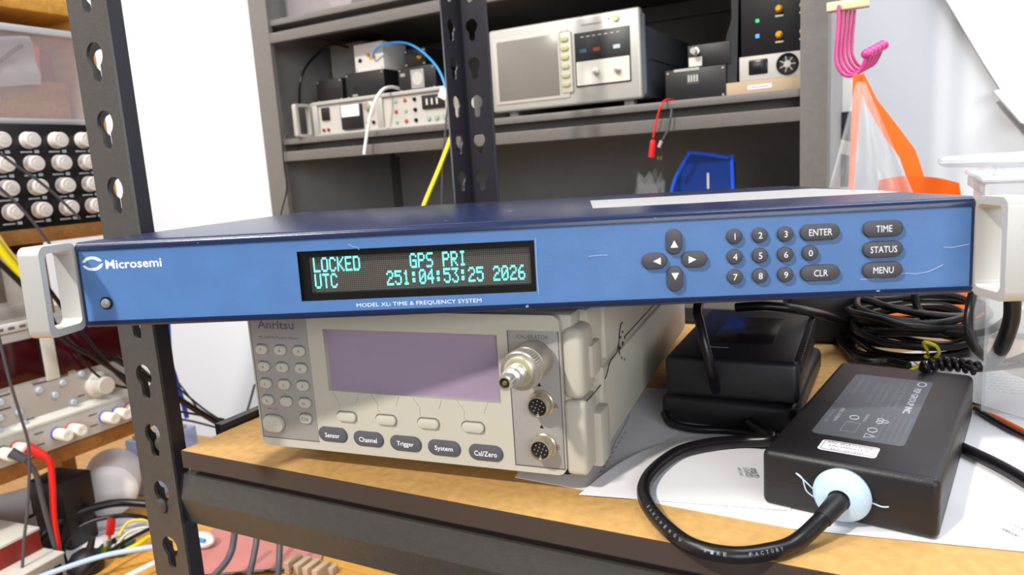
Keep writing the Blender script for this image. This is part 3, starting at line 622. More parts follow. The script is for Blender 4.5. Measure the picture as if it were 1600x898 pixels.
def blackbox(label, x0, x1, y0, y1, z0, z1, cat='box', scr=True, ma=M_BLK, name='project_box', group=None):
    t = T(name, label, cat, FC, ((x0+x1)/2, y0, z0), group=group); w = (x1-x0)/2; h = z1-z0
    P(t, 'case', MB().box(-w, w, 0, y1-y0, 0, h, 1.2), ma)
    if scr:
        for sx in (-1, 1):
            for z in (4, h-4): P(t, 'screw', MB().lathe([(1.7, 0), (1.5, .8)], (sx*(w-4), 0, z), (0, -1, 0), 8), M_STEEL)
    return t
t = blackbox('small black box leftmost on top of the silver rack instrument', 86, 148, 60, 120, IZ, IZ+41)
t = blackbox('black box with an oval slot under the white box', 157, 244, 60, 150, IZ, IZ+45)
P(t, 'slot', MB().lathe([(5, 0), (5, .4)], (-20, 0, 18), (0, -1, 0), 14), M_PANELBLK); P(t, 'faint_label', MB().box(-30, -18, -.3, 0, 5, 8), M_BEIGE2)
t = blackbox('white square box with gold connectors at the blue cable end', 181, 245, 62, 130, IZ+45.2, IZ+92, ma=M_WHITE, scr=True)
P(t, 'jack', MB().lathe([(3.6, 0), (3.6, 2)], (-19, 0, 19), (0, -1, 0), 14), M_BLK)
P(t, 'gold_connector', MB().lathe([(3, 0), (3, 5), (2, 6), (2, 12)], (2, 0, 26), (.2, -1, 0), 12), M_GOLD)
P(t, 'gold_connector', MB().lathe([(3, 0), (3, 5), (2, 6), (2, 11)], (12, 0, 23), (.4, -1, -.4), 12), M_GOLD)
t = blackbox('black box with a grey round window, right end of the silver instrument top', 275, 352, 60, 130, IZ, IZ+41)
P(t, 'window_plate', MB().box(-12, 15, -.6, 0, 5, 36, .3), M_CABIN); P(t, 'disc', MB().lathe([(11, 0), (11, .6)], (2, -.6, 21), (0, -1, 0), 24), M_PSU); P(t, 'faint_label', MB().box(-34, -24, -.4, 0, 27, 32), M_BEIGE2)
t = blackbox('tiny dark box with one gold connector stacked on the round-window box', 286, 331, 66, 120, IZ+41.2, IZ+71)
P(t, 'gold_connector', MB().lathe([(3.4, 0), (3.4, 4), (2, 5), (2, 8)], (12, 0, 14), (0, -1, 0), 12), M_GOLD)
t = blackbox('plain light grey enclosure behind the small black boxes on the instrument', 44, 126, 155, 230, IZ, IZ+118, cat='enclosure', scr=False, ma=mat('light_grey_enclosure', 'b9b5b1', .5), name='enclosure')
P(t, 'cover_edge', MB().box(-40, -39, -.8, 0, 60, 118), M_PSUL)
# --- signal analyser with a wide dark screen
sc_ = T('signal_analyser', 'silver-framed bench analyser with a dark blank screen and soft keys in a column', 'instrument', FC, (602, 20, BZ))
sx0, sx1, sz0, sz1 = -122, 118, 9, 131
P(sc_, 'case', MB().box(-116, 113, 14, 330, 12, 112, 3), mat('dark_grey_case', '5c5d62', .5, bump=.15))
P(sc_, 'case_seam', MB().box(-116.3, 113.4, 60, 325, 66, 67.4), M_PANELBLK)
P(sc_, 'front_frame', MB().box(sx0, sx1, 2, 18, sz0, sz1, 4, 3), M_SILVER)
P(sc_, 'side_trim', MB().box(111.5, 118.3, 12, 26, sz0+6, sz1-6, 2), mat('pale_blue_trim', '93a8bf', .5))
P(sc_, 'screen_bezel', MB().box(-114, 10, .2, 3, 20, 117, 1.5), M_PSU)
P(sc_, 'screen', MB().box(-108, -6, -.4, 1, 25, 112, .6), M_SCREENG)
P(sc_, 'key_column', MB().box(-3, 16, -1.2, 2, 27, 113, 3), M_PSU)
for k in range(6): P(sc_, 'soft_key', key(5.5, 102-12.6*k, 13, 7, -1, -3.6, .8), mat('olive_key', 'a8a878', .5))
jp = P(sc_, 'jack_panel', MB().box(20, 103.5, .6, 3, 33, 108, .8), M_PANELBLK)
P(jp, 'light_area', MB().box(22, 102, .1, 1, 35, 68), M_PSUL)
for x, m in ((33, M_BLUEC), (54, M_ORANGE), (84, M_BTN)): P(jp, 'port_label', MB().box(x-5, x+5, .3, .7, 80, 85), m if x == 84 else mat('dim_'+m.name, '235a70' if x == 33 else '8a3c20', .5))
for x in (53, 85): P(jp, 'connector', MB().lathe([(5, 0), (5, 2), (3.4, 2.4), (3.4, 9), (2.4, 9.4)], (x, 0, 51), (0, -1, 0), 16), M_STEEL)
for k in range(7): P(jp, 'tick_label', MB().box(30+k*9, 35+k*9, .3, .7, 101, 102.2), M_PSU)
P(sc_, 'power_button', MB().lathe([(5.2, 0), (5.2, 3), (4.4, 3.8)], (84, 2.4, 121), (0, -1, 0), 20), mat('pale_yellow_button', 'dcd9a0', .5))
P(sc_, 'badge', MB().box(32, 62, 1.5, 2.2, 117, 119), M_BEIGE2)
P(sc_, 'indicator', MB().lathe([(1.2, 0), (1.2, .8)], (73, 2.2, 121), (0, -1, 0), 8), M_BLK)
for x in (-96, 92):
    for y in (20, 290): P(sc_, 'foot', MB().box(x-7, x+7, y, y+16, 0, 12.5, 1), M_SILVER)
# --- boxes at the right of the shelf
t = blackbox('black box with a small digit window beside the analyser', 748, 831, 40, 150, BZ, BZ+43)
P(t, 'digit_window', MB().box(-11, 6, -.5, 0, 22, 36), mat('grey_digit_window', '4a4c48', .3))
for k in range(4): P(t, 'digit', MB().box(-9.6+k*3.8, -7.4+k*3.8, -.7, -.5, 25, 34), M_PSU)
P(t, 'bright_edge', MB().box(-29, 6, -.8, .4, 40, 43.4), M_SILVER)
t = blackbox('short black box with a chrome post on top of the digit-window box', 779, 836, 44, 130, BZ+43.2, BZ+73, scr=False)
P(t, 'white_tag', MB().box(-27, -9, -.5, 0, 2, 14), M_PSUL); P(t, 'chrome_post', MB().lathe([(5.4, 0), (5.4, 3), (3.4, 3.6), (3.4, 12), (4.2, 12.4), (4.2, 16)], (-17, 0, 21), (0, -1, 0), 16), M_STEEL)
t = T('flat_carton', 'flat tan carton with a white label at the right end of the middle shelf', 'box', FC, (876, 40, BZ))
P(t, 'carton', MB().box(-45, 52, 0, 110, 0, 18, .8), M_CARTON); P(t, 'label', MB().box(-17, 13, -.4, 0, 7, 12), M_PAPER); P(t, 'printed_line', MB().box(-14, 10, -.55, -.4, 8.8, 9.8), M_INK)
t = T('computer_power_supply', 'grey metal power supply with mains inlet and round fan on the tan carton', 'power supply', FC, (890, 42, BZ+18.2))
P(t, 'case', MB().box(-42, 50, 0, 100, 0, 31, .8), M_PSU)
P(t, 'inlet', MB().box(-30, -6, -1, 1, 7, 26, 1.5), M_BLK2); P(t, 'inlet_hole', MB().box(-25, -11, -1.3, 0, 12, 21, .6), M_PANELBLK)
fn = P(t, 'fan_ring', (lambda m: m.tube([(18+12*math.cos(a), -.8, 16+12*math.sin(a)) for a in [i*.3927 for i in range(16)]], 1.8, 6, closed=True, smooth=2))(MB()), M_BLK2)
P(fn, 'fan_grille', MB().lathe([(11, 0), (11, .4)], (18, .2, 16), (0, -1, 0), 24), M_PANELBLK); P(fn, 'fan_hub', MB().lathe([(4.5, 0), (4.5, 1.2)], (18, -.2, 16), (0, -1, 0), 16), M_PSU)
for k in range(7): P(fn, 'blade', MB().box(4, 10, -.9, -.4, -.8, .8), M_BEIGE2).matrix_local = Matrix.Translation((.018, 0, .016)) @ Matrix.Rotation(k*.8976, 4, 'Y')
t = T('black_module', 'tall black electronics module with yellow knobs and green and blue lamps', 'module', FC, (888, 44, BZ+49.6))
P(t, 'case', MB().box(-38, 62, 0, 90, 0, 130, 1), M_PANELBLK)
P(t, 'side_plate', MB().prism([(-45, 6, -30), (-58, 2, -30), (-58, 2, 28), (-50, 0, 50), (-50, 0, 130), (-39, 0, 130)], (0, 80, 0)), M_BLK)
for x, z in ((10, 54), (10, 22), (39, 54), (39, 22)):
    k = P(t, 'gold_knob', MB().lathe([(4.6, 0), (4.6, 3), (3, 4), (3, 8)], (x, 0, z), (0, -1, 0), 14), M_GOLD); P(k, 'printed_mark', MB().box(x-5, x+5, -.3, 0, z-9.5, z-7.5), M_PSU)
P(t, 'green_lamp', MB().lathe([(3, 0), (3, 1)], (-17, 0, 43), (0, -1, 0), 4), mat('green_led', '2fc060', .4, emit='2fd060', estr=.7))
P(t, 'blue_lamp', MB().lathe([(3.4, 0), (3.4, 1)], (-17, 0, 24), (0, -1, 0), 4), mat('blue_led', '4a80e0', .4, emit='5a90ff', estr=.9))
# --- clip leads
for nm, lab, ma, pts, cl in (('clip_lead', 'red test lead with red crocodile boot hanging over the shelf lip', M_RED, [(1044, 153), (1036, 158), (1027, 185), (1021, 215)], ((1021, 218), (1018, 247))),
                          ('clip_lead', 'thin grey test lead with silver tip hanging beside the red one', M_GREYCABLE, [(1040, 155), (1048, 175), (1045, 200), (1035, 220)], ((1034, 220), (1030, 230)))):
    w_ = [Vector((ci(x, y, 10 if i == 0 else -9)[0], (38, -6, -10, -10)[i], ci(x, y, 0 if i == 0 else -9)[1])) for i, (x, y) in enumerate(pts)]
    w_[0].z = BZ+3
    tp = T(nm, lab, 'test lead', FC, tuple(w_[0])); o0 = w_[0]
    P(tp, 'wire', MB().tube([tuple(p-o0) for p in w_], 1.5, 8), ma, smooth=60)
    A = Vector((ci(*cl[0], -9)[0], -10, ci(*cl[0], -9)[1]))-o0; B = Vector((ci(*cl[1], -9)[0], -10, ci(*cl[1], -9)[1]))-o0
    if ma is M_RED:
        P(tp, 'boot', MB().tube([tuple(A), tuple(A.lerp(B, .3)), tuple(A.lerp(B, .95))], 4.4, 10, sq=.6, taper=lambda q: .5+.5*min(1, q*3)), ma)
        P(tp, 'jaw', MB().box(B.x-3.4, B.x-1, -11.5, -9, B.z-3, B.z+2).box(B.x+1, B.x+3.4, -11.5, -9, B.z-3, B.z+2), M_BRASS)
    else: P(tp, 'tip', MB().cyl(tuple(A), tuple(B), 2.4), M_SILVER)
# --- blue bin and crumpled bag on the next shelf down
def binshell(w, d, h, t, flare=1.0):
    mb = MB(); o = [(-w/2*.9, 0), (w/2*.9, 0), (w/2*.9, d), (-w/2*.9, d)]
    for (a, b) in zip(o, o[1:]+o[:1]):
        mb.prism([(a[0], a[1], 0), (b[0], b[1], 0), (b[0]*flare, b[1], h), (a[0]*flare, a[1], h)], (Vector((0, d/2, 0))-Vector(((a[0]+b[0])/2, (a[1]+b[1])/2, 0))).normalized()*t)
    mb.box(-w/2*.9, w/2*.9, 0, d, 0, t); return mb
t = T('storage_bin', 'translucent royal blue plastic bin tilted behind the blue unit', 'bin', FC, (790, 70, 3), yaw=0.0)
P(t, 'shell', MB().prism([(-44, 0, 0), (42, 0, 0), (40, 0, 155), (36, 0, 160), (-14, 0, 171), (-20, 0, 168), (-30, 0, 150), (-44, 0, 120)], (0, 2, 0)).prism([(-44, 2, 0), (-42, 2, 0), (-42, 2, 120), (-44, 2, 120)], (0, 30, 0)).prism([(40, 2, 0), (42, 2, 0), (40, 2, 155), (38, 2, 155)], (0, 26, 0)).box(-44, 42, 2, 32, 0, 2), M_BLUEBIN)
P(t, 'rim', MB().tube([(-45, -1, 60), (-45, -1, 121), (-31, -1, 151), (-20, -1, 169), (-14, -1, 172), (36, -1, 162), (41, -1, 157), (43, -1, 60)], 2.8, 8, smooth=2), mat('blue_rim', '2a62f0', .3))
P(t, 'pale_strip', MB().box(6, 9, -1, 0, 120, 142), M_PSUL)  # narrow pale strip on the bin front
def crumple(u, v):
    random.seed(int(u*14)*31+int(v*10)); r = 1+.22*(random.random()-.5)
    a = u*6.283; h = v
    return (38*r*(1-h*.45)*math.cos(a), 40+26*r*(1-h*.5)*math.sin(a), 140*h*(1+.9*(r-1)*h))
S('plastic_bag', MB().grid(crumple, 14, 10, .15), clear('thin_bag_film', 'd8dcde', .10, .15), 'crumpled clear bag left of the blue bin', 'bag', (FC[0]+FC[1] @ Vector((702, 60, 3)), FC[1]), smooth=0)
t = T('storage_bin', 'clear plastic tub on the upper cabinet shelf, cut off by the picture top', 'bin', FC, (110, 60, 453))
P(t, 'shell', binshell(170, 120, 70, 2, 1.05), M_BIN)
# --- cables on the cabinet
def cable(name, label, pts, r, ma, F=FC, n=8, group=None, cat='cable'):      # pts: (px, py, depth)
    q = [fy(F, x, y, d) for x, y, d in pts]; o0 = q[0]
    fr = (F[0]+F[1] @ o0, F[1])
    return S(name, MB().tube([tuple(p-o0) for p in q], r, n), ma, label, cat, fr, group, smooth=60)
cable('signal_cable', 'sky blue cable arching from the white box over the instrument', [(582, 88, 50), (590, 75, 44), (612, 67, 40), (640, 69, 38), (668, 88, 20), (690, 118, -10), (702, 165, -20), (708, 205, -22)], 1.9, M_BLUEC)
cable('signal_cable', 'bright yellow cable running down from the blue cable end', [(708, 205, -22), (702, 222, -30), (684, 268, -60), (664, 316, -90), (640, 380, -120)], 3.2, M_YELLOW)
cable('signal_cable', 'white cable draped over the rack instrument front', [(628, 140, 70), (612, 136, 40), (596, 142, 5), (582, 168, -12), (574, 205, -16), (569, 241, -20)], 2.6, M_WHITE)
cable('signal_cable', 'black cable hooped at the left end of the rack instrument', [(545, 74, 110), (520, 70, 100), (497, 84, 80), (478, 105, 50), (469, 130, 30), (468, 163, 44)], 2.4, M_CABLE)
cable('signal_cable', 'thin black cable hanging down the left cabinet post', [(449, 208, 4), (442, 225, -6), (444, 260, -8), (448, 295, -8), (440, 330, -8), (430, 380, -8)], 1.3, M_CABLE)
cable('signal_cable', 'thin grey cable hanging beside the yellow cable', [(702, 150, -24), (698, 180, -26), (695, 215, -28), (692, 245, -30), (690, 330, -30)], 1.6, M_GREYCABLE)
q = fy(FC, 692, 146, -32)
S('cable_tag', MB().box(-7, 7, -.4, .4, -8, 8, .2), M_WHITE, 'small white tag on the blue cable by the middle post', 'tag', (FC[0]+FC[1] @ q, FC[1] @ Matrix.Rotation(.5, 3, 'Y')))
# ================================================================== RIGHT SIDE: HOOKS, BAG, TUBS
HB = 640
def sp3(px, py, d=HB): return fy(FS, px, py, d)
hk = T('hook_rack', 'bunch of glossy pink enamel hooks on a cream holder, upper right', 'hooks', FS, tuple(sp3(1325, 8)))
o0 = sp3(1325, 8)
P(hk, 'holder', MB().box(-22, 22, -6, 8, -5, 5, 1.5), mat('cream_holder', 'd8d0a4', .5)); P(hk, 'holder', MB().box(-20, -8, 0, 8, 0, 420, 1), M_CAB)
for k in range(5):
    d_ = HB+7*k-8
    hp_ = [(1311, 8), (1309, 50), (1306, 84), (1308, 102), (1316, 115), (1328, 119), (1340, 114), (1348, 102), (1353, 90)]
    q = [sp3(x+6.2*k, y-3.4*k*(0 if y < 20 else 1), d_)-o0 for x, y in hp_]
    h = P(hk, 'hook', MB().tube([tuple(p) for p in q], 1.9, 8), M_PINK, smooth=60)
    P(h, 'ball_tip', MB().ball(tuple(q[-1]+Vector((1, 0, 4))), 5.8, 1.1, 1, 1), M_PINK, smooth=60)
hookpt = sp3(1343, 117, HB-16)
bag = T('shopping_bag', 'bright orange fabric bag hanging by its straps from the pink hooks', 'bag', FS, tuple(hookpt)); hp = hookpt
def strap(pts, w0):
    q = [sp3(x, y, HB-16)-hp for x, y in pts]; mb = MB(); L_ = []; R_ = []
    for i, p in enumerate(q):
        tg = (q[min(i+1, len(q)-1)]-q[max(i-1, 0)]).normalized(); nn = Vector((tg.z, 0, -tg.x)); w = w0[i]
        L_.append(p-nn*w); R_.append(p+nn*w)
    return mb.prism([tuple(p) for p in L_+R_[::-1]], (0, 1.2, 0))
P(bag, 'strap', strap([(1341, 116), (1338, 170), (1333, 240), (1329, 310), (1329, 380)], [5.5, 4.6, 3.4, 2.8, 3]), M_ORANGE)
P(bag, 'strap', strap([(1344, 117), (1362, 160), (1392, 205), (1418, 240), (1432, 282)], [4, 6, 8.4, 8.4, 8.4]), M_ORANGE)
bp0 = [sp3(x, y, HB-10)-hp for x, y in ((1345, 292), (1374, 280), (1425, 268), (1498, 285), (1502, 330), (1520, 440), (1548, 560), (1430, 600), (1340, 560), (1330, 400))]
def bagf(u, v):
    a, b, c, d = bp0[1], bp0[3], bp0[8], bp0[6]
    p = a.lerp(b, u).lerp(c.lerp(d, u), v)
    return (p.x, p.y+(1 if 0 else 0)+8*math.sin(u*9+v*3)+14*math.sin(v*3.1)-8, p.z+6*math.sin(u*3.14)*(1-v))
P(bag, 'pouch', MB().grid(bagf, 22, 20, 1.2), M_ORANGE, smooth=60)
P(bag, 'printed_patch', MB().grid(lambda u, v: (lambda p: (p[0], p[1]-2.2, p[2]))(bagf(.52+u*.16, .52+v*.12)), 6, 6, .2), mat('brown_print', 'b04a20', .7), smooth=60)
def film(u, v):
    a, b = sp3(1338, 128, HB-40)-hp, sp3(1352, 128, HB-40)-hp; c, d = sp3(1292, 305, HB-40)-hp, sp3(1428, 300, HB-40)-hp
    p = a.lerp(b, u).lerp(c.lerp(d, u), v**.8); random.seed(int(u*16)*7+3)
    return (p.x, p.y+10*math.sin(u*17)*v+6*math.sin(u*41+v*4)*v, p.z-2*random.random()*v)
fl = S('plastic_bag', MB().grid(film, 30, 20, .12), M_FILM, 'clear film bag hanging from the hooks around the orange strap', 'bag', (FS[0]+FS[1] @ hp, FS[1]), smooth=60)
# flat white panel with a slanting edge, set before the wall
def wl(px, py, d=1160): return fy(FS, px, py, d)
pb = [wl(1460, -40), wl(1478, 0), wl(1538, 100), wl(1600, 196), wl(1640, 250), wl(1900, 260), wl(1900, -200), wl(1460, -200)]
S('white_panel', MB().prism([tuple(p) for p in pb], (0, 8, 0)), M_WALLR, 'large bright white panel with a slanting edge, top right corner', 'board', FS)
pb = [wl(1552, 142, 1130), wl(1640, 118, 1130), wl(1640, 200, 1130), wl(1596, 192, 1130)]
S('white_card', MB().prism([tuple(p) for p in pb], (0, 20, 0)), M_WHITE, 'small white card pointing left in front of the white panel', 'card', FS)
# narrow white fixture and black straps between the cabinet and the hooks
q = fy(FS, 1308, 150, 900)
t = T('wall_fixture', 'white and black wall fixture seen between the cabinet post and the pink hooks', 'fixture', FS, (q.x, 900, 100))
P(t, 'plate', MB().box(-26, 8, 0, 10, -60, 120, 2), M_WHITE); P(t, 'black_bracket', MB().box(2, 22, -4, 30, 10, 120, 2), M_BLK); P(t, 'arm', MB().prism([(-26, -6, 92), (24, -6, 74), (24, -6, 54), (-26, -6, 70)], (0, 6, 0)), M_PSU)
P(t, 'black_bracket', MB().box(-14, -2, -4, 20, 176, 300, 2), M_BLK); P(t, 'plate', MB().box(-26, 20, 12, 20, 100, 300, 2), M_WHITE)
# clear tubs on the right end of the rack shelf
q = fy(FS, 1543, 300, 215)
t = T('clear_tub', 'clear plastic tub with a thick rim at the right end of the shelf', 'tub', FS, (q.x+2, 215, .5))
P(t, 'wall', MB().box(0, 200, 0, 2, 0, 146), M_CLEAR); P(t, 'wall', MB().box(0, 2, 2, 112, 0, 146), M_CLEAR); P(t, 'wall', MB().box(0, 200, 112, 114, 0, 146), M_CLEAR); P(t, 'base', MB().box(2, 200, 2, 112, 0, 2), M_CLEAR)
P(t, 'rim', MB().box(-4, 204, -5, 1, 138, 146, 1.5).box(-4, 2, 0, 116, 138, 146, 1.5), M_LID)
P(t, 'lid', MB().box(-6, 206, -7, 118, 146.5, 150, 1.5), M_LID); P(t, 'lid_rim', MB().tube([(0, 0, 158), (0, 112, 158), (200, 112, 158), (200, 0, 158)], 3, 8, closed=True, smooth=3), M_LID)
P(t, 'lid_wall', MB().prism([(2, 2, 150), (200, 2, 150), (200, 0, 157), (0, 0, 157)], (0, 1, 0)).prism([(2, 2, 150), (2, 112, 150), (0, 112, 157), (0, 0, 157)], (1, 0, 0)), M_CLEAR)
# ================================================================== CABLE COILS ON THE SHELF
coil = T('cable_coil', 'glossy black cable coil tied with a yellow twist, behind the near adapter', 'cable', FS, (430, 340, .5))
def cz(px, py, z): p = fz(FS, px, py, z); return Vector((p.x-430, p.y-340, z-.5))
cc = (cz(1330, 535, 3)+cz(1530, 560, 3))/2
random.seed(4)
cA = cz(1352, 528, 6); cB = cz(1520, 560, 6); ctr = (cA+cB)/2; ax_ = (cB-cA)/2; ay_ = Vector((-ax_.y, ax_.x, 0)).normalized()*52
for k in range(11):
    ex, ey, dz = 1.06-.07*(k % 4)+random.uniform(-.05, .05), 1.0-.14*(k % 4)+random.uniform(-.08, .08), 3+k*3.4
    ph = random.random()*6
    P(coil, 'turn', MB().tube([tuple(ctr+ax_*(ex*math.cos(a))+ay_*(ey*math.sin(a))+Vector((random.uniform(-3, 3), random.uniform(-3, 3), dz+3*math.sin(a*2+ph)))) for a in [i*.5236 for i in range(12)]], 3.0, 9, closed=True, smooth=5), M_CABLE, smooth=60)
ty = [cz(1412, 583, 3), cz(1440, 568, 6), cz(1450, 552, 14), cz(1443, 535, 30), cz(1462, 540, 28), cz(1467, 552, 18), cz(1455, 560, 8), cz(1446, 556, 14)]
P(coil, 'twist_tie', MB().tube([tuple(p) for p in ty], 1.2, 6), M_YELLOW, 'yellow plastic twist tie', smooth=60)
def shelfcable(label, pts, r, group=None, ma=M_CABLE, F=FS, name='power_lead'):
    q = []
    for x, y, m, val in pts: q.append(hit(F, 2 if m == 'z' else 1, val, x, y))
    o0 = q[0]; return S(name, MB().tube([tuple(p-o0) for p in q], r, 10), ma, label, 'cable', (F[0]+F[1] @ o0, F[1]), group, smooth=60)
shelfcable('black lead dropping from the unit and sweeping right under the silver handle', [(1428, 455, 'y', 330), (1434, 480, 'y', 330), (1455, 508, 'y', 322), (1495, 522, 'y', 310), (1540, 518, 'y', 290), (1572, 500, 'y', 270), (1592, 470, 'y', 250), (1600, 440, 'y', 240)], 2.8)
shelfcable('thick black lead hanging under the right handle in a U', [(1521, 455, 'y', 300), (1514, 490, 'y', 296), (1517, 530, 'y', 280), (1540, 558, 'y', 262), (1575, 567, 'y', 250), (1620, 545, 'y', 240), (1640, 500, 'y', 240)], 3.2)
shelfcable('flat black strap hanging behind the right handle', [(1582, 465, 'y', 200), (1580, 500, 'y', 204), (1566, 540, 'y', 215), (1550, 566, 'y', 232)], 4.6)
t0 = [(1440, 576, 32), (1470, 568, 31), (1500, 570, 31), (1530, 576, 31)]
q = [fz(FS, x, y, z) for x, y, z in t0]; o0 = q[0]
cr_ = T('coiled_tie', 'black spiral-wrapped cable along the far edge of the near adapter', 'cable', FS, (o0.x, o0.y, 29))
P(cr_, 'core', MB().tube([tuple(p-Vector((o0.x, o0.y, 29))) for p in q]+[tuple(fz(FS, 1610, 568, 26)-Vector((o0.x, o0.y, 29)))], 2.1, 8), M_CABLE, smooth=60)
sp_ = []
for i in range(40):
    s = i/39*2.999; a, b = q[int(s)], q[int(s)+1]; p = a.lerp(b, s-int(s))-Vector((o0.x, o0.y, 29)); sp_.append((p.x, p.y+3.4*math.cos(i*1.2), p.z+3.4*math.sin(i*1.2)))
P(cr_, 'spiral', MB().tube(sp_, 1.7, 6, smooth=3), M_CABLE, smooth=60)
shelfcable('orange flat strip under the papers at the right edge', [(1535, 645, 'z', 2), (1560, 655, 'z', 2), (1620, 685, 'z', 2)], 2.0, ma=M_ORANGE, name='orange_strip')
shelfcable('black lead lying right of the orange strip', [(1524, 638, 'z', 3), (1560, 660, 'z', 3), (1625, 695, 'z', 3)], 1.8)
shelfcable('tangle of dark leads in the shade behind the ribbed adapter', [(1270, 490, 'z', 20), (1300, 515, 'z', 8), (1340, 560, 'z', 6), (1390, 565, 'z', 6), (1420, 572, 'z', 6)], 3.4)
shelfcable('dark lead looping over the far adapters under the unit', [(1150, 480, 'z', 60), (1200, 478, 'z', 62), (1260, 486, 'z', 55), (1310, 500, 'z', 30), (1345, 520, 'z', 10)], 3.4)
q = fz(FS, 1335, 528, 0)
t = T('mains_plug_block', 'dark plug block in the shade between the ribbed adapter and the cable coil', 'plug', FS, (q.x-14, q.y-22, .4), .2)
P(t, 'body', MB().box(-42, 30, -6, 40, 0, 46, 5, 3), M_BLK); P(t, 'cord_end', MB().tube([(-20, 10, 46), (-24, 14, 60), (-30, 40, 66), (-20, 60, 40)], 3.2, 8), M_CABLE, smooth=60)
# ================================================================== LEFT WORKBENCH, facing right (frame S, fronts on x = -600)
BX = -600
def bi(px, py): q = fx(FS, px, py, BX); return q.y, q.z
BT = -330
wb = T('workbench', 'long pine workbench with risers running along the left side of the room', 'bench', FS, (-700, 200, BT))
def wbp(name, x0, x1, y0, y1, z0, z1, ma, bev=1): return P(wb, name, MB().box(x0+700, x1+700, y0-200, y1-200, z0-BT, z1-BT, bev), ma)
wbp('bench_top', -1000, -60, -500, 640, BT-25, BT, M_PINE)
for x, y in ((-960, -460), (-120, -460), (-960, 600), (-120, 600)): wbp('leg', x-30, x+30, y-30, y+30, -950, BT-25, M_PINED)
wbp('riser_shelf', -880, -596, -300, 404, -197, -176, M_PINED)
wbp('riser_leg', -880, -640, -300, -280, BT, -197, M_PINED); wbp('riser_leg', -880, -840, 380, 404, BT, -197, M_PINED)
wbp('upper_shelf', -880, -596, -300, 392, 110, 130, M_PINED)
wbp('end_board', -880, -604, 380, 398, 134, 470, M_PINE)
wbp('back_board', -886, -880, -300, 404, -176, 110, M_PINED)
wbp('divider', -880, -640, 284, 300, 5, 110, M_PINED)
wbp('top_shelf', -880, -600, -300, 380, 418, 440, M_PINE)
wbp('back_board', -886, -880, -300, 392, 130, 418, M_PINED)
# decade box
db = T('decade_box', 'black switch panel with rows of cream round knobs on the pine shelf', 'switch box', FS, (BX, 200, 130.4))
P(db, 'case', MB().box(-110, 0, -60, 178, 2, 138, 1), M_PANELBLK)
P(db, 'rear_rail', MB().box(-108, -2, -60, 178, 0, 2), M_BLK)
for r in range(4):
    for c_ in range(5):
        y = 5.3+37.3*c_+(1.5*r-2 if 0 else 0); z = 116.6-31*r
        k = P(db, 'knob', MB().lathe([(11.4, 0), (11.4, 1.5), (10.6, 2), (10.2, 13), (9.2, 14.2)], (0, y, z), (1, 0, 0), 24), M_KNOB)
        P(k, 'cap', MB().lathe([(5, 0), (5, .8)], (14.2, y, z), (1, 0, 0), 16), M_PSUL)
        P(k, 'scale_mark', MB().box(0, .4, y-12, y+3, z-16.4, z-14.4).box(0, .4, y+6, y+12, z-17, z-13), M_BTN)
# bin with electronics above it
t = T('parts_bin', 'hazy clear plastic bin of coloured parts standing on the black switch panel', 'bin', FS, (BX-6, 180, 269))
P(t, 'front_wall', MB().box(-2, 0, -60, 193, 8, 122), M_BIN); P(t, 'base', MB().box(-200, 0, -60, 193, 0, 8, 2), M_LID)
P(t, 'side_wall', MB().box(-200, -2, 191, 193, 8, 122), M_BIN); P(t, 'rear_wall', MB().box(-200, -198, -60, 191, 8, 122), M_BIN)
P(t, 'rim', MB().box(-4, 5, -60, 197, 120, 129, 2), M_LID)
for (lab, nm, y0, y1, z0, z1, dx, ma, ang) in (('crumpled silver antistatic bag inside the hazy bin', 'antistatic_bag', 60, 150, 52, 116, 24, M_FOIL, .4), ('orange packet behind the hazy bin wall, upper middle', 'parts_packet', 80, 165, 66, 118, 50, M_ORANGE, -.1), ('brown card pack low in the hazy bin', 'card_pack', 70, 190, 9, 62, 34, M_PINED, 0), ('dark red packet at the right end of the hazy bin', 'parts_packet', 140, 188, 14, 110, 60, M_REDPAINT, 0), ('blue packet low at the left of the hazy bin', 'parts_packet', 20, 72, 9, 42, 20, M_BLUEC, 0), ('clear pale packet filling the left of the hazy bin', 'parts_packet', 5, 95, 30, 112, 30, M_PSUL, .2)):
    def pk(u, v, y0=y0, y1=y1, z0=z0, z1=z1):
        return (3*math.sin(u*11+v*5)+3*math.sin(v*9), y0+(y1-y0)*u-(y0+y1)/2, z0+(z1-z0)*v-z0)
    S(nm, MB().grid(pk, 8, 6, 3), ma, lab, 'packet', (FS[0]+FS[1] @ Vector((BX-6-dx, 180+(y0+y1)/2, 269+max(8.2, z0))), FS[1] @ Matrix.Rotation(ang*.3, 3, 'X')))
t = T('cable_strip', 'dark strap lying slantwise inside the hazy bin', 'strap', FS, (BX-16, 250, 330))
P(t, 'strap', MB().tube([(0, -50, -46), (0, -5, 0), (0, 52, 44)], 3.2, 6, smooth=2), M_GREYCABLE)
# grey instrument between the shelves
t = T('bench_instrument', 'grey bench instrument with a pale lower frame behind the left handle', 'instrument', FS, (BX, 150, -2.6))
P(t, 'case', MB().box(-200, -4, -100, 112, 6, 100, 2), M_PSU); P(t, 'lower_frame', MB().box(-10, 4, -100, 118, 0, 12, 2), M_PSUL)
P(t, 'screen', MB().box(-5, -2, -90, 70, 40, 95, 1), M_SCREENG); P(t, 'trim', MB().box(-6, -2, -90, 105, 18, 34, 1), M_BEIGE2)
for k in range(6): P(t, 'printed_mark', MB().box(4, 4.3, 20+14*k, 28+14*k, 4, 8), M_GREYINK)
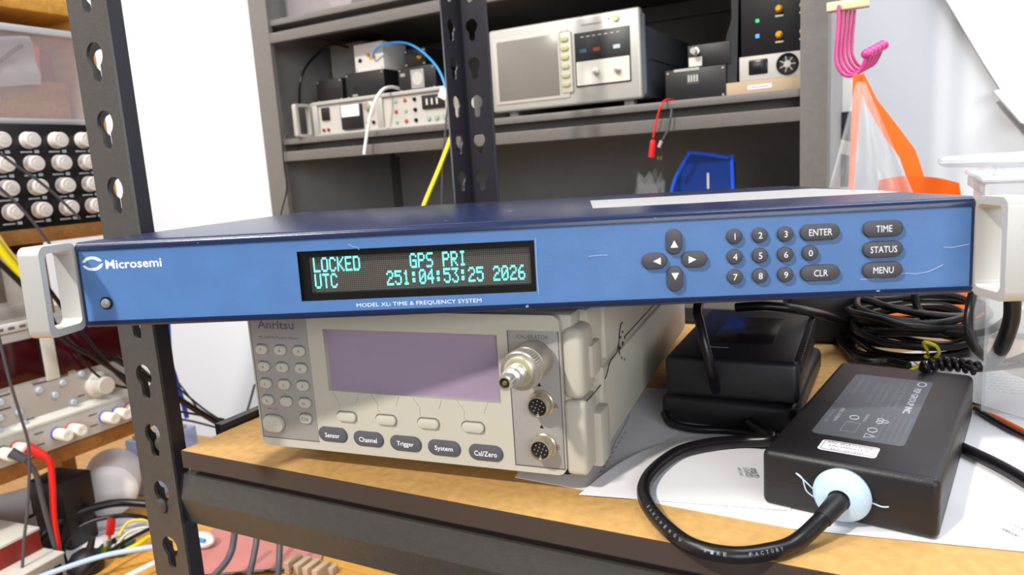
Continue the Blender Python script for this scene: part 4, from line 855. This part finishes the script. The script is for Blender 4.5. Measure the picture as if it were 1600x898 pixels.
# bench supply
ps = T('bench_supply', 'wide beige bench power supply with dark red windows and ivory binding posts', 'power supply', FS, (BX, 150, -175.6))
P(ps, 'case', MB().box(-220, -4, -100, 226, 0, 172, 2), M_PSU)
P(ps, 'upper_panel', MB().box(-5, 0, -100, 226, 44, 172, .8), M_PSU)
P(ps, 'lower_panel', MB().prism([(-5, -100, 2), (8, -100, 2), (8, -100, 42), (0, -100, 50), (-5, -100, 50)], (0, 326, 0)), M_PSU)
P(ps, 'ledge', MB().prism([(-1, -100, 47), (8.6, -100, 41), (8.6, -100, 44), (0, -100, 51)], (0, 326, 0)), M_PSUL)
for y0, y1 in ((-20, 34), (-90, -36), (100, 102)):
    pass
w1 = P(ps, 'window', MB().box(-1, 1.2, 28, 99, 103, 160, .6), M_REDGLASS); P(w1, 'dark_strip', MB().box(1.2, 1.4, 96, 99, 103, 160), M_BLK2)  # narrow black gloss strip at one end of the window
w2 = P(ps, 'window', MB().box(-1, 1.2, 119, 214, 98, 160, .6), M_REDGLASS)
for y in (40, 80, 130, 180): P(w2, 'printed_mark', MB().box(1.2, 1.5, y, y+10, 99, 101), M_BEIGE2)
P(ps, 'divider_strip', MB().box(-1, 2.4, 100, 118, 96, 172, 1), M_PSUL)
kb = P(ps, 'current_knob', MB().lathe([(19, 0), (19, 4), (17, 7), (13.5, 9), (13, 22), (11.6, 23.4)], (0, 169, 70.5), (1, 0, 0), 30), mat('grey_white_knob', 'c8c2b8', .4))
P(ps, 'current_knob', MB().lathe([(16, 0), (16, 4), (14, 7), (11.5, 9), (11, 20), (9.6, 21.4)], (0, 0, 76), (1, 0, 0), 30), mat('grey_white_knob', 'c8c2b8', .4))
for y, z in ((88, 87), (120, 88), (107, 74), (58, 66), (38, 86), (34, 66), (30, 50), (148, 93), (130, 56), (62, 48)):
    P(ps, 'button', MB().lathe([(4.6, 0), (4.6, 4), (3.6, 5)], (0, y, z), (1, 0, 0), 14), M_BTN)
for y0, y1, z in ((82, 130, 95), (140, 172, 100), (24, 52, 92), (24, 50, 74), (66, 76, 50), (138, 148, 60)): P(ps, 'printed_line', MB().box(0, .3, y0, y1, z, z+2.4), M_GREYINK)
bpost = []
for y, m in ((26, None), (44, M_RED), (97.5, M_ROYAL), (117.5, M_RED), (167, M_ROYAL), (186.5, M_ROYAL), (206, M_RED)):
    b = P(ps, 'binding_post', MB().lathe([(7.8, 1), (8.2, 3), (8.2, 24), (7.2, 26), (3, 26), (2.6, 24)], (8, y, 22), (1, 0, 0), 20), M_IVORY)
    P(b, 'colour_ring', MB().lathe([(9, 0), (9, 2.4)], (8, y, 22), (1, 0, 0), 20), m or M_BLK)
    bpost.append(y)
for y in (74, 150): P(ps, 'printed_mark', MB().box(8, 8.3, y-6, y+6, 30, 32).box(8, 8.3, y-6, y+5, 14, 16), M_GREYINK)
# plugs and their leads
def rpt(px, py, x): return fx(FS, px, py, x)
def lead2(name, label, plug, pts, r, ma, cat='test lead'):
    q = [rpt(*p) for p in pts]; o0 = q[0]; t = T(name, label, cat, FS, tuple(o0))
    a, b, rr = plug; a = rpt(*a)-o0; b = rpt(*b)-o0
    P(t, 'plug', MB().tube([tuple(a), tuple(a.lerp(b, .5)), tuple(b)], rr, 12, smooth=3, taper=lambda s: 1-.25*s), ma, smooth=60)
    P(t, 'wire', MB().tube([tuple(p-o0) for p in q], r, 8), ma, smooth=60)
lead2('test_lead', 'bright red plug and lead hanging from the bench supply', ((42, 699, -568), (70, 712, -556), 7.5), [(66, 711, -556), (78, 722, -552), (82, 760, -552), (84, 810, -552), (90, 850, -552), (94, 890, -552)], 4.2, M_RED)
lead2('test_lead', 'grey plug and black lead beside the red plug', ((16, 706, -566), (40, 718, -556), 7), [(38, 717, -556), (56, 740, -552), (66, 780, -552), (82, 840, -552), (100, 890, -552)], 3.4, M_GREYCABLE)
def bcable(label, pts, r, ma=M_CABLE, group=None, name='bench_cable'):
    q = [rpt(*p) for p in pts]; o0 = q[0]
    return S(name, MB().tube([tuple(p-o0) for p in q], r, 8), ma, label, 'cable', (FS[0]+FS[1] @ o0, FS[1]), group, smooth=60)
bcable('grey cable slanting across the top rows of cream knobs', [(-10, 232, -560), (30, 262, -560), (62, 284, -560), (95, 312, -560), (125, 342, -560)], 1.9, M_GREYCABLE)
bcable('grey cable slanting across the lower left cream knobs', [(-10, 285, -560), (20, 312, -560), (50, 345, -560), (88, 396, -560), (110, 440, -560)], 1.9, M_GREYCABLE)
bcable('thin grey cable running down in front of the bench supply', [(-8, 500, -540), (14, 590, -540), (32, 650, -540), (45, 700, -540), (44, 780, -540), (37, 850, -540), (34, 910, -540)], 1.9, M_GREYCABLE)
bcable('short yellow cable end above the grey instrument', [(-12, 372, -570), (10, 402, -570), (36, 432, -570)], 5, M_YELLOW)
bcable('yellow cable end lying just above the other yellow one', [(-12, 355, -575), (8, 385, -575), (30, 412, -575)], 3, mat('pale_yellow_cable', 'e8c860', .4))
bcable('black cable crossing behind the left silver handle', [(-12, 400, -575), (30, 440, -570), (70, 480, -565), (100, 530, -570), (150, 560, -580), (212, 600, -580)], 3.6)
bcable('second black cable seen through the left silver handle', [(30, 396, -580), (60, 430, -580), (90, 470, -580), (120, 510, -580), (165, 565, -580), (212, 612, -570)], 3.0)
bcable('thin black cable drooping over the supply panel', [(118, 545, -585), (140, 575, -585), (170, 598, -585), (205, 607, -585)], 1.8)
bcable('thick dark cable running right from behind the left post', [(180, 560, -560), (235, 592, -560), (290, 630, -560), (352, 668, -560), (400, 700, -560)], 5.2)
for lab, pts, r, ma in (('thin teal cable above the thick dark one', [(200, 555, -600), (240, 590, -600), (270, 600, -600), (320, 640, -600), (360, 665, -600)], 1.8, M_CABLE), ('thin cable crossing the thick dark one', [(225, 565, -620), (262, 580, -620), (290, 612, -620), (314, 645, -620)], 1.4, M_GREYCABLE), ('slack black cable low beside the left post', [(215, 618, -590), (250, 636, -590), (300, 646, -590), (350, 655, -590)], 2.0, M_CABLE), ('lowest slack cable beside the left post', [(215, 640, -600), (250, 655, -600), (290, 656, -600), (340, 668, -600)], 1.8, M_CABLE)): bcable(lab, pts, r, ma)
bcable('royal blue cable dropping behind the left post', [(262, 500, -640), (266, 560, -640), (274, 590, -640), (286, 630, -640), (292, 652, -640)], 4, M_ROYAL)
bcable('dark teal cable against the wall left of the meter', [(398, 600, -500), (394, 615, -500), (388, 636, -500), (380, 660, -500)], 1.8, M_CABLE)
q = fx(FS, 262, 672, -660)
t = T('cable_tray', 'pale blue tray corner under the cables beside the left post', 'tray', FS, (-660, q.y, BT+.5))
P(t, 'tray', MB().box(-30, 30, -60, 34, 0, q.z-BT, 3), mat('pale_blue_tray', 'a9b9e6', .4)); P(t, 'contents', MB().box(-24, 24, -50, 20, q.z-BT, q.z-BT+6, 2), M_PSU)
# --- things on the bench top
def bz_(px, py, z=BT): q = fz(FS, px, py, z); return q
def bthing(name, label, cat, px, py, yaw=0, z=BT): q = bz_(px, py, z); return T(name, label, cat, FS, (q.x, q.y, z+.4), yaw)
q = fx(FS, 188, 765, -640)
t = T('paper_roll', 'white roll lying on the bench beside the left post', 'roll', FS, (-640, q.y, BT+.5), .35)
P(t, 'roll', MB().lathe([(30, -3), (38, 0), (42, 5), (42, 70), (39, 74)], (0, -28, 46), (-.5, 1, .1), 40), M_WHITE)
q = fx(FS, 122, 770, -600)
t = T('plug_adapter', 'black wall adapter standing under the riser shelf', 'power adapter', FS, (-600, q.y, BT+.5), .2)
P(t, 'body', MB().box(-60, 0, -24, 24, 0, 98, 4), M_BLK); P(t, 'upper_half', MB().box(-62, 2, -26, 26, 50, 104, 4), M_BLK)
q = fx(FS, 22, 830, -560)
t = T('metal_box', 'dark red metal box with cream top at the lower left', 'box', FS, (-560, q.y-20, BT+.5), .1)
P(t, 'case', MB().box(-120, 0, -60, 52, 0, 66, 1), M_REDPAINT); P(t, 'top_cover', MB().box(-122, 1, -62, 53, 66, 70, 1), M_PSUL)
P(t, 'screw', MB().lathe([(4, 0), (4, 1.5)], (0, 30, 34), (1, 0, 0), 12), M_SILVER); P(t, 'base_rail', MB().box(-118, 6, -60, 60, 0, 10, 1), M_GOLD)
q = fx(FS, 55, 880, -520)
t = T('low_instrument', 'grey-brown low instrument at the very bottom left', 'instrument', FS, (-520, q.y-30, BT+.5), .12)
P(t, 'case', MB().box(-60, 0, -90, 70, 0, 36, 1), M_BEIGE2); P(t, 'top_edge', MB().box(-61, 1, -91, 71, 36, 39, 1), M_PSUL)
for k in range(3): P(t, 'slot', MB().box(0, .4, 10+22*k, 20+22*k, 8, 26), M_BLK)
t = bthing('white_card', 'white sheet standing behind the red lead on the bench', 'card', 90, 850)
P(t, 'card', MB().prism([(-90, -50, 0), (-90, 60, 0), (-90, 60, 60), (-90, -40, 74)], (2, 0, 0)), M_PAPER)
t = bthing('papers', 'loose pale papers under the cables on the bench', 'paper', 120, 850)
P(t, 'sheet', MB().box(-120, 60, -70, 90, 0, .8), M_PAPER)
t = bthing('circuit_board', 'small green circuit board with parts among the bench cables', 'circuit board', 178, 862, .5)
P(t, 'board', MB().box(-22, 22, -20, 20, 4, 7), M_GREENPCB)
for i in range(7): P(t, 'component', MB().box(-18+i*5.4, -14+i*5.4, -14+(i*13) % 24, -8+(i*13) % 24, 7, 12+(i*5) % 9, .5), (M_BLK, M_PSUL, M_GOLD)[i % 3])
t = bthing('crocodile_clip', 'red crocodile clip biting the green circuit board', 'clip', 180, 842, .5)
P(t, 'boot', MB().tube([(0, 0, 34), (-1, -3, 22), (-3, -6, 10)], 6, 10, sq=.6), M_RED); P(t, 'jaw', MB().tube([(-3, -6, 10), (-4, -7, 3)], 2.4, 6, smooth=0), M_BRASS)
t = bthing('cable_gland', 'round black cable plug lying on the yellow bench', 'plug', 132, 892)
P(t, 'dome', MB().lathe([(22, 0), (23, 8), (20, 20), (12, 28), (5, 31), (4, 46)], (0, 0, 0), (.2, .3, 1), 24), M_BLK)
def tcable(label, pts, r, ma=M_CABLE, h=0):
    q = [bz_(x, y, BT+z) for x, y, z in pts]; o0 = q[0]
    return S('bench_cable', MB().tube([tuple(p-o0) for p in q], r, 8), ma, label, 'cable', (FS[0]+FS[1] @ o0, FS[1]), smooth=60)
tcable('thick black cable arching over the bench clutter', [(62, 915, 12), (50, 880, 20), (62, 840, 34), (100, 812, 46), (150, 792, 50), (190, 785, 48), (240, 788, 40)], 6)
tcable('second black arc inside the thick one', [(112, 900, 8), (98, 860, 16), (115, 830, 26), (150, 812, 34), (200, 805, 34), (240, 812, 30)], 3.4)
tcable('thin black cable crossing the clutter at the post', [(120, 905, 20), (160, 870, 26), (200, 843, 30), (245, 820, 30)], 2.6)
tcable('pale blue and white cable along the bench bottom', [(60, 902, 34), (110, 884, 34), (170, 866, 34), (250, 852, 30)], 3.6, mat('pale_blue_cable', 'b4c8f2', .4))
tcable('white cable at the bottom beside the left post', [(190, 905, 14), (215, 892, 14), (250, 875, 14)], 3.6, M_WHITE)
tcable('yellow wire loop beside the green circuit board', [(185, 838, 20), (200, 816, 30), (225, 812, 30), (245, 818, 26)], 2.2, mat('straw_wire', 'dcc84a', .5))
tcable('cream wire loop below the yellow wire', [(183, 850, 18), (200, 832, 24), (225, 824, 26), (245, 828, 26)], 2.2, M_PSUL)
tcable('bright yellow wire by the post foot', [(190, 862, 10), (215, 850, 12), (235, 838, 12), (250, 842, 12)], 3, M_YELLOW)
tcable('thin black cable behind the red lead on the bench', [(40, 810, 20), (62, 800, 30), (90, 790, 34), (120, 788, 34)], 2.4)
tcable('low black cable behind the red lead', [(40, 838, 12), (80, 822, 16), (110, 812, 18), (150, 806, 20)], 2.4)
# --- beneath the shelf: salmon sheet, rods
t = bthing('salmon_mat', 'salmon coloured sheet lying under the shelf beam', 'sheet', 400, 870)
ps_ = [bz_(x, y)-bz_(400, 870) for x, y in ((300, 905), (302, 880), (350, 800), (520, 800), (500, 886), (420, 896))]
P(t, 'sheet', MB().prism([(p.x, p.y, 1) for p in ps_], (0, 0, 2)), M_PINKSHEET)
t = bthing('white_bundle', 'white bundle with a blue tie beside the left post foot', 'bundle', 318, 856)
P(t, 'bundle', MB().ball((0, 0, 12), 17, 1.2, .8, .6), M_PAPER); P(t, 'blue_tie', MB().tube([(-20, -6, 18), (0, -12, 21), (16, -8, 18)], 3, 8), M_BLUEC)
for lab, pts in (('leftmost grey cable arcing over the salmon sheet', [(328, 905, 20), (350, 882, 30), (362, 860, 40), (367, 830, 60)]), ('middle grey cable standing over the salmon sheet', [(388, 905, 20), (394, 880, 30), (400, 850, 46), (402, 825, 60)]), ('rightmost grey cable over the salmon sheet', [(434, 905, 20), (436, 880, 30), (437, 850, 46), (436, 830, 60)])): tcable(lab, pts, 4.2, M_GREYCABLE)
tcable('slim black bar crossing below the grey cables', [(290, 902, 6), (400, 893, 6), (480, 886, 6), (518, 880, 6)], 2.4)
t = bthing('comb_strip', 'beige slotted strip at the bottom edge under the beam', 'strip', 480, 898)
for k in range(4): P(t, 'tooth', MB().box(-30+k*16, -21+k*16, -10, 16, 0, 16, 1), M_CARTON)
P(t, 'spine', MB().box(-34, 34, 10, 22, 0, 10, 1), M_CARTON)
